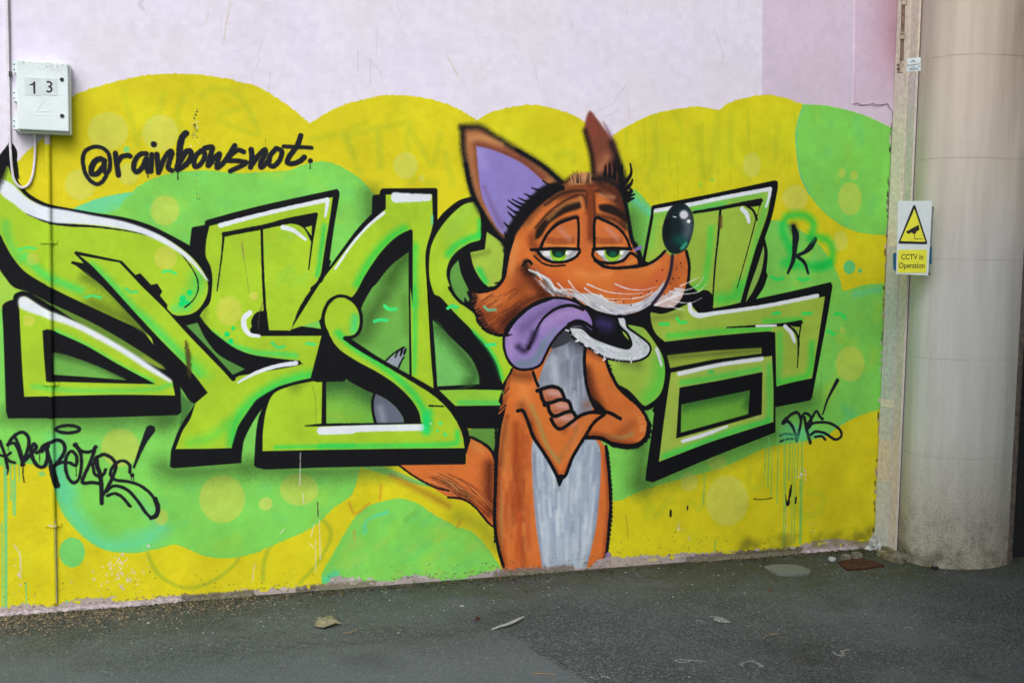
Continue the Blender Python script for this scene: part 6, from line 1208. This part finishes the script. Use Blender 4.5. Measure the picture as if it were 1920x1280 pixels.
ASP = asphalt('asphalt', 1.08); ASP2 = asphalt('asphalt_smooth', 1.06, 1.5, True)
# ground sheet, finely divided near the camera so that it can be slightly uneven
n = 60; V, Fc = [], []; xs_ = [-60, -20, -8] + list(np.linspace(-3.5, 6, 70)) + [10, 25, 60]; ys_ = [-60, -20, -5] + list(np.linspace(1.5, 5.02, 36)) + [5.2, 8, 20, 60]
from mathutils import noise as mnz
for y in ys_:
    for x in xs_:
        w_ = 1 if (-3.5 < x < 6 and 1.5 < y < 5.0) else 0
        V.append((x, y, w_ * .005 * mnz.noise(Vector((x * 1.4, y * 1.8, 3)))-w_*.002))
nx = len(xs_)
for j in range(len(ys_) - 1):
    for i in range(nx - 1): Fc.append([j * nx + i, j * nx + i + 1, (j + 1) * nx + i + 1, (j + 1) * nx + i])
gd = put('ground', mesh('ground', V, Fc, True), ASP); tag(gd, kind='structure', label='grey worn asphalt ground, mossy near the wall')
def gp(x, y, z=0): X, Y = gnd(x, y, z); return (X, Y, z)
def gplate(name, pts, z0, z1, m, parent=None, label=None, bev=0):
    Q = [gnd(p[0], p[1]) for p in pts]; n = len(Q); a = sum(Q[i][0] * Q[(i + 1) % n][1] - Q[(i + 1) % n][0] * Q[i][1] for i in range(n))
    if a < 0: Q = Q[::-1]
    V = [(x, y, z1) for x, y in Q] + [(x, y, z0) for x, y in Q]; Fc = [list(range(n))] + [[i, i + n, (i + 1) % n + n, (i + 1) % n] for i in range(n)]
    me = mesh(name, V, Fc)
    if bev:
        bm = bmesh.new(); bm.from_mesh(me); bmesh.ops.bevel(bm, geom=[e for e in bm.edges if all(abs(v.co.z - z1) < 1e-6 for v in e.verts)], offset=bev, segments=2, affect='EDGES'); bm.to_mesh(me); bm.free()
    return put(name, me, m, parent, label)
edge = [(-900, 1262), (100, 1236), (480, 1222), (740, 1204), (860, 1186)] + K6((50, 492), (130, 515), (215, 560), (260, 600), (350, 650), (430, 700), (560, 770), (760, 900), (1100, 1150))
ed = [(p[0] + U(-1.5, 1.5), p[1] + U(-1, 1)) for p in spl([p[:2] for p in edge], 8)]
pa = gplate('asphalt_patch', ed + [(700, 2600), (-1500, 2600)], -.01, .0045, ASP2, None, None); tag(pa, kind='structure', label='smoother lighter asphalt repair in the foreground')

# grey cover plate and rusty plate
cvr = simple('cover_metal', (104, 110, 108), .6, .12, 80, 0, .5); cv = thing('drain_cover', gp(1475, 1069), 'round-cornered grey cover plate set in the asphalt near the wall', 'cover')
cp = K4((1100, 1003), (1150, 993), (1240, 990), (1310, 995), (1385, 1022), (1394, 1035), (1380, 1046), (1300, 1055), (1230, 1056), (1180, 1048), (1130, 1025))
gplate('plate', cp, -.01, .007, cvr, cv, bev=.003)
c_ = gp(1511, 1070); tube('lifting_hole', [(c_[0], c_[1], .0072), (c_[0], c_[1], .0078)], .007, sblk, cv)
rust = simple('rust', (60, 36, 26), .9, .5, 35, 0, 1.0); rp = thing('rusty_plate', gp(1620, 1056), 'rusty brown iron gully plate in the corner of the wall', 'cover')
rq = K4((1560, 975), (1620, 958), (1720, 955), (1800, 972), (1850, 995), (1780, 1008), (1680, 1020), (1610, 1020))
gplate('plate', rq, -.02, .007, rust, rp, bev=.002)
conc = simple('concrete_lump', (112, 110, 98), .95, .25, 60, 0, .9)
def lump(name, px, py, sx, sy, sz, m, label, cat, group=None, rot=0, z=0):
    bm = bmesh.new(); bmesh.ops.create_cube(bm, size=1); bmesh.ops.subdivide_edges(bm, edges=bm.edges[:], cuts=3, use_grid_fill=True)
    rs = random.random() * 50
    for v in bm.verts:
        q = v.co.normalized() * .5 * .45 + v.co * .6; nn = mnz.noise_vector(v.co * 2.3 + Vector((rs, 0, 0))) * .12; q = q + nn; q = Vector((q.x * sx, q.y * sy, q.z * sz)); c, s = math.cos(rot), math.sin(rot); v.co = Vector((q.x * c - q.y * s, q.x * s + q.y * c, q.z))
    me = bpy.data.meshes.new(name); bm.to_mesh(me); bm.free(); g = gp(px, py, z); o = put(name, me, m); o.location = (g[0], g[1], z + sz * .38); return tag(o, label, cat, group or ('loose stones by the wall' if 'stone' in name or 'pebble' in name else 'small litter on the asphalt'))
lump('rubble_stone', 1586, 1049, .045, .04, .035, conc, 'small grey concrete lump at the left of the rusty plate', 'stone'); lump('rubble_stone', 1606, 1047, .05, .04, .04, conc, 'small grey concrete lump at the middle of the rusty plate', 'stone')
lump('rubble_stone', 1560, 1050, .03, .03, .02, simple('pale_stone', (176, 182, 186), .8), 'tiny pale stone left of the rusty plate', 'stone')
lump('rubble_stone', 1688, 1051, .10, .07, .045, conc, 'flat grey broken stone beside the column foot', 'stone', rot=.4)
wd = simple('weathered_timber', (112, 108, 88), .9, .3, 30, 0, .8)
def batten(px0, py0, px1, py1, w_, h_, label, z=0):
    a, b = Vector(gp(px0, py0)), Vector(gp(px1, py1)); d = (b - a); L = d.length; d.normalize(); s = Vector((-d.y, d.x, 0)); V = []
    for t_ in (0, .5, 1):
        for u_, v_ in ((-1, 0), (1, 0), (1, 1), (-1, 1)): V.append(a + d * L * t_ + s * u_ * w_ / 2 * (1 + U(-.15, .15)) + Vector((0, 0, z + v_ * h_ * (1 + U(-.15, .15)))))
    Fc = [[k * 4 + i, k * 4 + (i + 1) % 4, (k + 1) * 4 + (i + 1) % 4, (k + 1) * 4 + i] for k in range(2) for i in range(4)] + [[3, 2, 1, 0], [8, 9, 10, 11]]
    o = put('broken_batten', mesh('broken_batten', V, Fc), wd); tag(o, label, 'debris', 'broken battens at the column foot')
batten(1657, 1032, 1706, 1054, .035, .03, 'longer broken grey batten lying along the column foot'); batten(1650, 1040, 1682, 1055, .045, .025, 'shorter broken batten in front of the longer one')
# crumpled plastic in the corner
pl_ = NT('crumpled_plastic', .35, .5); pl_.col(pl_.ramp(pl_.noise(26, 5, .7), (.35, (128, 132, 120)), (.6, (196, 204, 206)))); pl_.bump(pl_.noise(60, 4), .6, .006)
bm = bmesh.new(); bmesh.ops.create_icosphere(bm, subdivisions=4, radius=1)
for v in bm.verts:
    q = v.co; w_ = mnz.noise(q * 2.2) * .5 + abs(mnz.noise(q * 5)) * .45; q2 = q * (.75 + w_); zz_ = q2.z; tp = max(.25, 1 - max(0, zz_) * .6); v.co = Vector((q2.x * .052 * tp, q2.y * .035 * tp, max(-.2, zz_) * .075))
me = bpy.data.meshes.new('crumpled_plastic'); bm.to_mesh(me); bm.free(); o = put('crumpled_plastic', me, pl_.m); o.location = (wl_(1630, 1025)[0], WALL_Y - .05, .02); tag(o, 'crumpled pale plastic scrap wedged in the wall corner', 'litter')
lump('plastic_scrap', 1656, 1027, .05, .03, .05, pl_.m, 'small crumpled plastic scrap against the trunking', 'litter')
# bottle cap
mt_ = simple('shiny_metal', (180, 170, 172), .2, .1, 40, .9); g = gp(1746, 1066); bcap = tube('bottle_cap', [(g[0], g[1] - .008, .011), (g[0], g[1] + .006, .012)], .011, mt_); tag(bcap, 'small shiny metal cap at the foot of the column', 'litter')
lump('dark_pebble', 1754, 1067, .03, .02, .018, simple('dark_stone', (40, 40, 42), .7), 'dark pebble beside the shiny cap', 'stone')

# dry leaf
lf = NT('dry_leaf', .8, .2); lf.col(lf.ramp(lf.noise(50, 4), (.3, (104, 100, 78)), (.7, (150, 146, 120)))); lf.bump(lf.noise(120, 3), .5, .003)
def flatmesh(name, outline, hfun, m, centre, grid=None):
    bm = bmesh.new(); vs = [bm.verts.new((x, y, 0)) for x, y in outline]; cx = bm.verts.new((centre[0], centre[1], 0)); n = len(vs)
    for i in range(n): bm.faces.new((vs[i], vs[(i + 1) % n], cx))
    bmesh.ops.subdivide_edges(bm, edges=bm.edges[:], cuts=3, use_grid_fill=True)
    for v in bm.verts: v.co.z = hfun(v.co.x, v.co.y)
    me = bpy.data.meshes.new(name); bm.to_mesh(me); bm.free(); me.polygons.foreach_set('use_smooth', [True] * len(me.polygons)); o = put(name, me, m); md = o.modifiers.new('s', 'SOLIDIFY'); md.thickness = .0012; return o
K5p = K5((905, 875), (925, 852), (918, 848), (955, 842), (965, 825), (985, 828), (988, 840), (1008, 852), (1020, 855), (1042, 864), (1010, 866), (985, 874), (950, 882))
Q = [gnd(*p) for p in K5p]; lc_ = (sum(q[0] for q in Q) / len(Q), sum(q[1] for q in Q) / len(Q)); Q = [((x - lc_[0]), (y - lc_[1])) for x, y in Q]
o = flatmesh('dry_leaf', Q, lambda x, y: .008 + .022 * abs(mnz.noise(Vector((x * 22, y * 22, 1)))) + .02 * max(0, 1 - math.hypot(x, y) / .07), lf.m, (0, 0)); o.location = (lc_[0], lc_[1], 0); tag(o, 'crumpled pale brown dry leaf on the asphalt', 'leaf')
# feather: shaft and vane
fe = thing('feather', gp(955, 1172), 'curved white and grey feather lying on the asphalt', 'feather'); fw = simple('feather_white', (150, 154, 154), .8, .15, 90); fg = simple('quill', (190, 186, 170), .5)
path = [gp(*p) for p in spl([p[:2] for p in K6((60, 500), (100, 492), (150, 480), (200, 455), (228, 436))], 5)]; n = len(path)
tube('quill', [(p[0], p[1], .007 + .006 * math.sin(i / n * 3)) for i, p in enumerate(path)], [.0016 * (1 - .6 * i / n) for i in range(n)], fg, fe, seg=6)
V, Fc = [], []
for i, p in enumerate(path):
    t_ = i / (n - 1); w_ = .0 if t_ < .12 else .009 * math.sin((t_ - .12) / .88 * math.pi) ** .6; z = .0075 + .006 * math.sin(t_ * 3); d = Vector(path[min(i + 1, n - 1)]) - Vector(path[max(i - 1, 0)]); d.normalize(); s = Vector((-d.y, d.x, 0)); j = U(.75, 1.1)
    a = Vector(p); V += [a + s * w_ * 1.3 * j + Vector((0, 0, z + .004)), a + Vector((0, 0, z)), a - s * w_ * .6 * j + Vector((0, 0, z + .001))]
for i in range(n - 1): Fc += [[i * 3, i * 3 + 1, i * 3 + 4, i * 3 + 3], [i * 3 + 1, i * 3 + 2, i * 3 + 5, i * 3 + 4]]
vn = put('vane', mesh('vane', V, Fc, True), fw, fe); md = vn.modifiers.new('s', 'SOLIDIFY'); md.thickness = .0008
# twigs
tw = simple('twig_bark', (136, 116, 84), .8, .2)
for pts, lb_ in ((K6((1460, 545), (1475, 532), (1530, 522)), 'bent thin brown twig on the asphalt right of centre'), (K6((265, 732), (320, 728), (385, 736)), 'thin dry stalk on the smooth asphalt patch'), (K5((1045, 908), (1080, 903), (1115, 892)), 'pale dry stalk right of the leaf')):
    P = [gp(*p) for p in spl([p[:2] for p in pts], 5)]; o = tube('twig', [(p[0], p[1], .008) for p in P], .0022, tw, seg=6); tag(o, lb_, 'twig', 'twigs on the asphalt')
pale_ = simple('pale_scrap', (150, 152, 148), .8)
ob_ = simple('orange_bit', (110, 66, 44), .8); lump('litter_scrap', 1443, 1106, .016, .01, .006, ob_, 'small orange scrap on the asphalt below the cover plate', 'litter'); lump('litter_scrap', 937, 1083, .014, .01, .007, ob_, 'small orange scrap at the wall below the fox', 'litter'); lump('litter_scrap', 896, 1160, .022, .014, .01, simple('maroon_bit', (70, 34, 28), .8), 'small dark red scrap between leaf and feather', 'litter')
lump('litter_scrap', 311, 1125, .028, .02, .016, simple('mint_bit', (90, 190, 150), .7), 'small mint green paint lump by the wall at the left', 'litter'); lump('litter_scrap', 278, 1168, .012, .009, .006, pale_, 'tiny white scrap on the asphalt at the left', 'litter'); lump('litter_scrap', 866, 1136, .018, .01, .005, pale_, 'tiny white scrap left of the feather', 'litter')

# chalk and paint scuffs on the asphalt: thin worn marks
chalk = NT('chalk', .95, .1); chalk.col((170, 174, 174)); 
tr = chalk.n('ShaderNodeBsdfTransparent'); mx = chalk.n('ShaderNodeMixShader'); chalk.l(chalk.mr(chalk.noise(150, 4, .8), .46, .56), mx.inputs[0]); chalk.l(tr.outputs[0], mx.inputs[1]); chalk.l(chalk.b.outputs[0], mx.inputs[2]); chalk.l(mx.outputs[0], chalk.t.nodes['Material Output'].inputs[0])
def chalkmark(strokes, label):
    V, Fc = [], []
    for si, (pts, w_) in enumerate(strokes):
        P = [Vector(gp(*p)) for p in spl([p[:2] for p in pts], 5)]
        for i, p in enumerate(P):
            d = P[min(i + 1, len(P) - 1)] - P[max(i - 1, 0)]; d.normalize(); s = Vector((-d.y, d.x, 0)); e = math.sin(min(1, min(i, len(P) - 1 - i) / 2 + .3) * 1.57) * w_ * U(.6, 1.3)
            V += [p + s * e + Vector((0, 0, .0072 + si * .0004)), p - s * e + Vector((0, 0, .0072 + si * .0004))]
            if i: n = len(V); Fc.append([n - 4, n - 3, n - 1, n - 2])
    o = put('chalk_mark', mesh('chalk_mark', V, Fc), chalk.m); tag(o, label, 'mark', 'white marks on the asphalt')
chalkmark([(K6((1180, 432), (1230, 440), (1285, 465)), .012), (K6((1200, 445), (1240, 455), (1280, 462)), .014), (K6((1215, 455), (1250, 462), (1288, 458)), .01), (K6((1110, 452), (1135, 458), (1160, 466)), .008)], 'bright white scuff on the asphalt right of the feather')
chalkmark([(K6((1000, 665), (1020, 655), (1070, 658), (1120, 662), (1160, 666)), .006), (K6((1005, 668), (1050, 670), (1080, 662)), .005)], 'long faint white scrawl near the bottom middle')
chalkmark([(K6((1350, 690), (1345, 675), (1390, 665), (1430, 672), (1450, 688), (1430, 695)), .006)], 'faint white loop scrawled on the asphalt')
chalkmark([(K6((1812, 612), (1840, 632), (1870, 628), (1860, 612), (1905, 604)), .007), (K6((1850, 640), (1880, 632)), .006)], 'zigzag white scrawl on the asphalt at the right')
chalkmark([(K6((560, 750), (575, 745), (590, 755)), .006)], 'left one of two short white ticks at the bottom edge'); chalkmark([(K6((620, 745), (645, 742), (670, 752)), .006)], 'right one of two short white ticks at the bottom edge')
chalkmark([([(1395, 1245), (1410, 1241), (1425, 1250)], .006)], 'short white tick right of the loop scrawl'); chalkmark([([(1695, 1181), (1705, 1177), (1710, 1182)], .006)], 'tiny white tick far right')
# gravel and flakes
def scatter(name, n, fx, fy, smin, smax, mats, label, flatz=.6):
    bm = bmesh.new(); ico = [Vector(v) for v in ((0, 0, 1), (1, 0, 0), (0, 1, 0), (-1, 0, 0), (0, -1, 0), (0, 0, -1))]; fc = [(0, 1, 2), (0, 2, 3), (0, 3, 4), (0, 4, 1), (5, 2, 1), (5, 3, 2), (5, 4, 3), (5, 1, 4)]
    V, Fc, MI = [], [], []
    for _ in range(n):
        x, y = fx(), fy(); s = U(smin, smax); a = U(0, 6.3); st = (U(.6, 1.4), U(.6, 1.2), U(.5, 1) * flatz); b = len(V); ca, sa = math.cos(a), math.sin(a)
        for v in ico:
            q = Vector((v.x * st[0] * s * U(.8, 1.2), v.y * st[1] * s * U(.8, 1.2), v.z * st[2] * s)); V.append((x + q.x * ca - q.y * sa, y + q.x * sa + q.y * ca, q.z + st[2] * s * .5))
        Fc += [[b + i for i in f] for f in fc]; MI += [random.randrange(len(mats))] * 8
    me = mesh(name, V, Fc)
    for m in mats: me.materials.append(m)
    me.polygons.foreach_set('material_index', MI); o = put(name, me, None); tag(o, label, kind='stuff'); return o
gm = [simple('gravel_a', (110, 104, 90), .9), simple('gravel_b', (74, 72, 68), .9), simple('gravel_c', (150, 134, 104), .9), simple('gravel_d', (96, 84, 76), .9), simple('gravel_e', (56, 60, 60), .9)]
scatter('gravel', 6500, lambda: -1.4 + abs(random.gauss(0, .75)) + U(0, .5), lambda: 5.02 - abs(random.gauss(0, .12)), .002, .0062, gm, 'loose fine gravel along the foot of the wall at the left')
fm = [white, simple('flake_b', (190, 186, 180), .8), simple('flake_c', (120, 130, 110), .8), simple('flake_d', (120, 170, 130), .8), simple('flake_e', (150, 120, 90), .8)]
scatter('moss_grit', 2600, lambda: U(-.8, 3.85), lambda: 5.03 - abs(random.gauss(0, .035)), .002, .008, [simple('moss_a', (60, 64, 30), .95), simple('moss_b', (44, 44, 34), .95), simple('moss_c', (84, 78, 62), .95)], 'dark moss and grit packed along the foot of the wall', .8)
scatter('paint_flakes', 380, lambda: U(-.8, 4.2), lambda: 4.98 - abs(random.gauss(0, .28)), .0015, .0055, fm, 'scattered paint flakes and grit in front of the wall', .25)
scatter('paint_flakes', 110, lambda: U(-.7, 4.0), lambda: U(3.4, 4.7), .0015, .005, fm, 'sparse pale flakes on the open asphalt', .2)
scatter('gravel', 500, lambda: U(3.2, 4.3), lambda: 4.62 + U(-.1, .12) + random.gauss(0, .08), .0015, .004, gm, 'fine grit around the column foot')
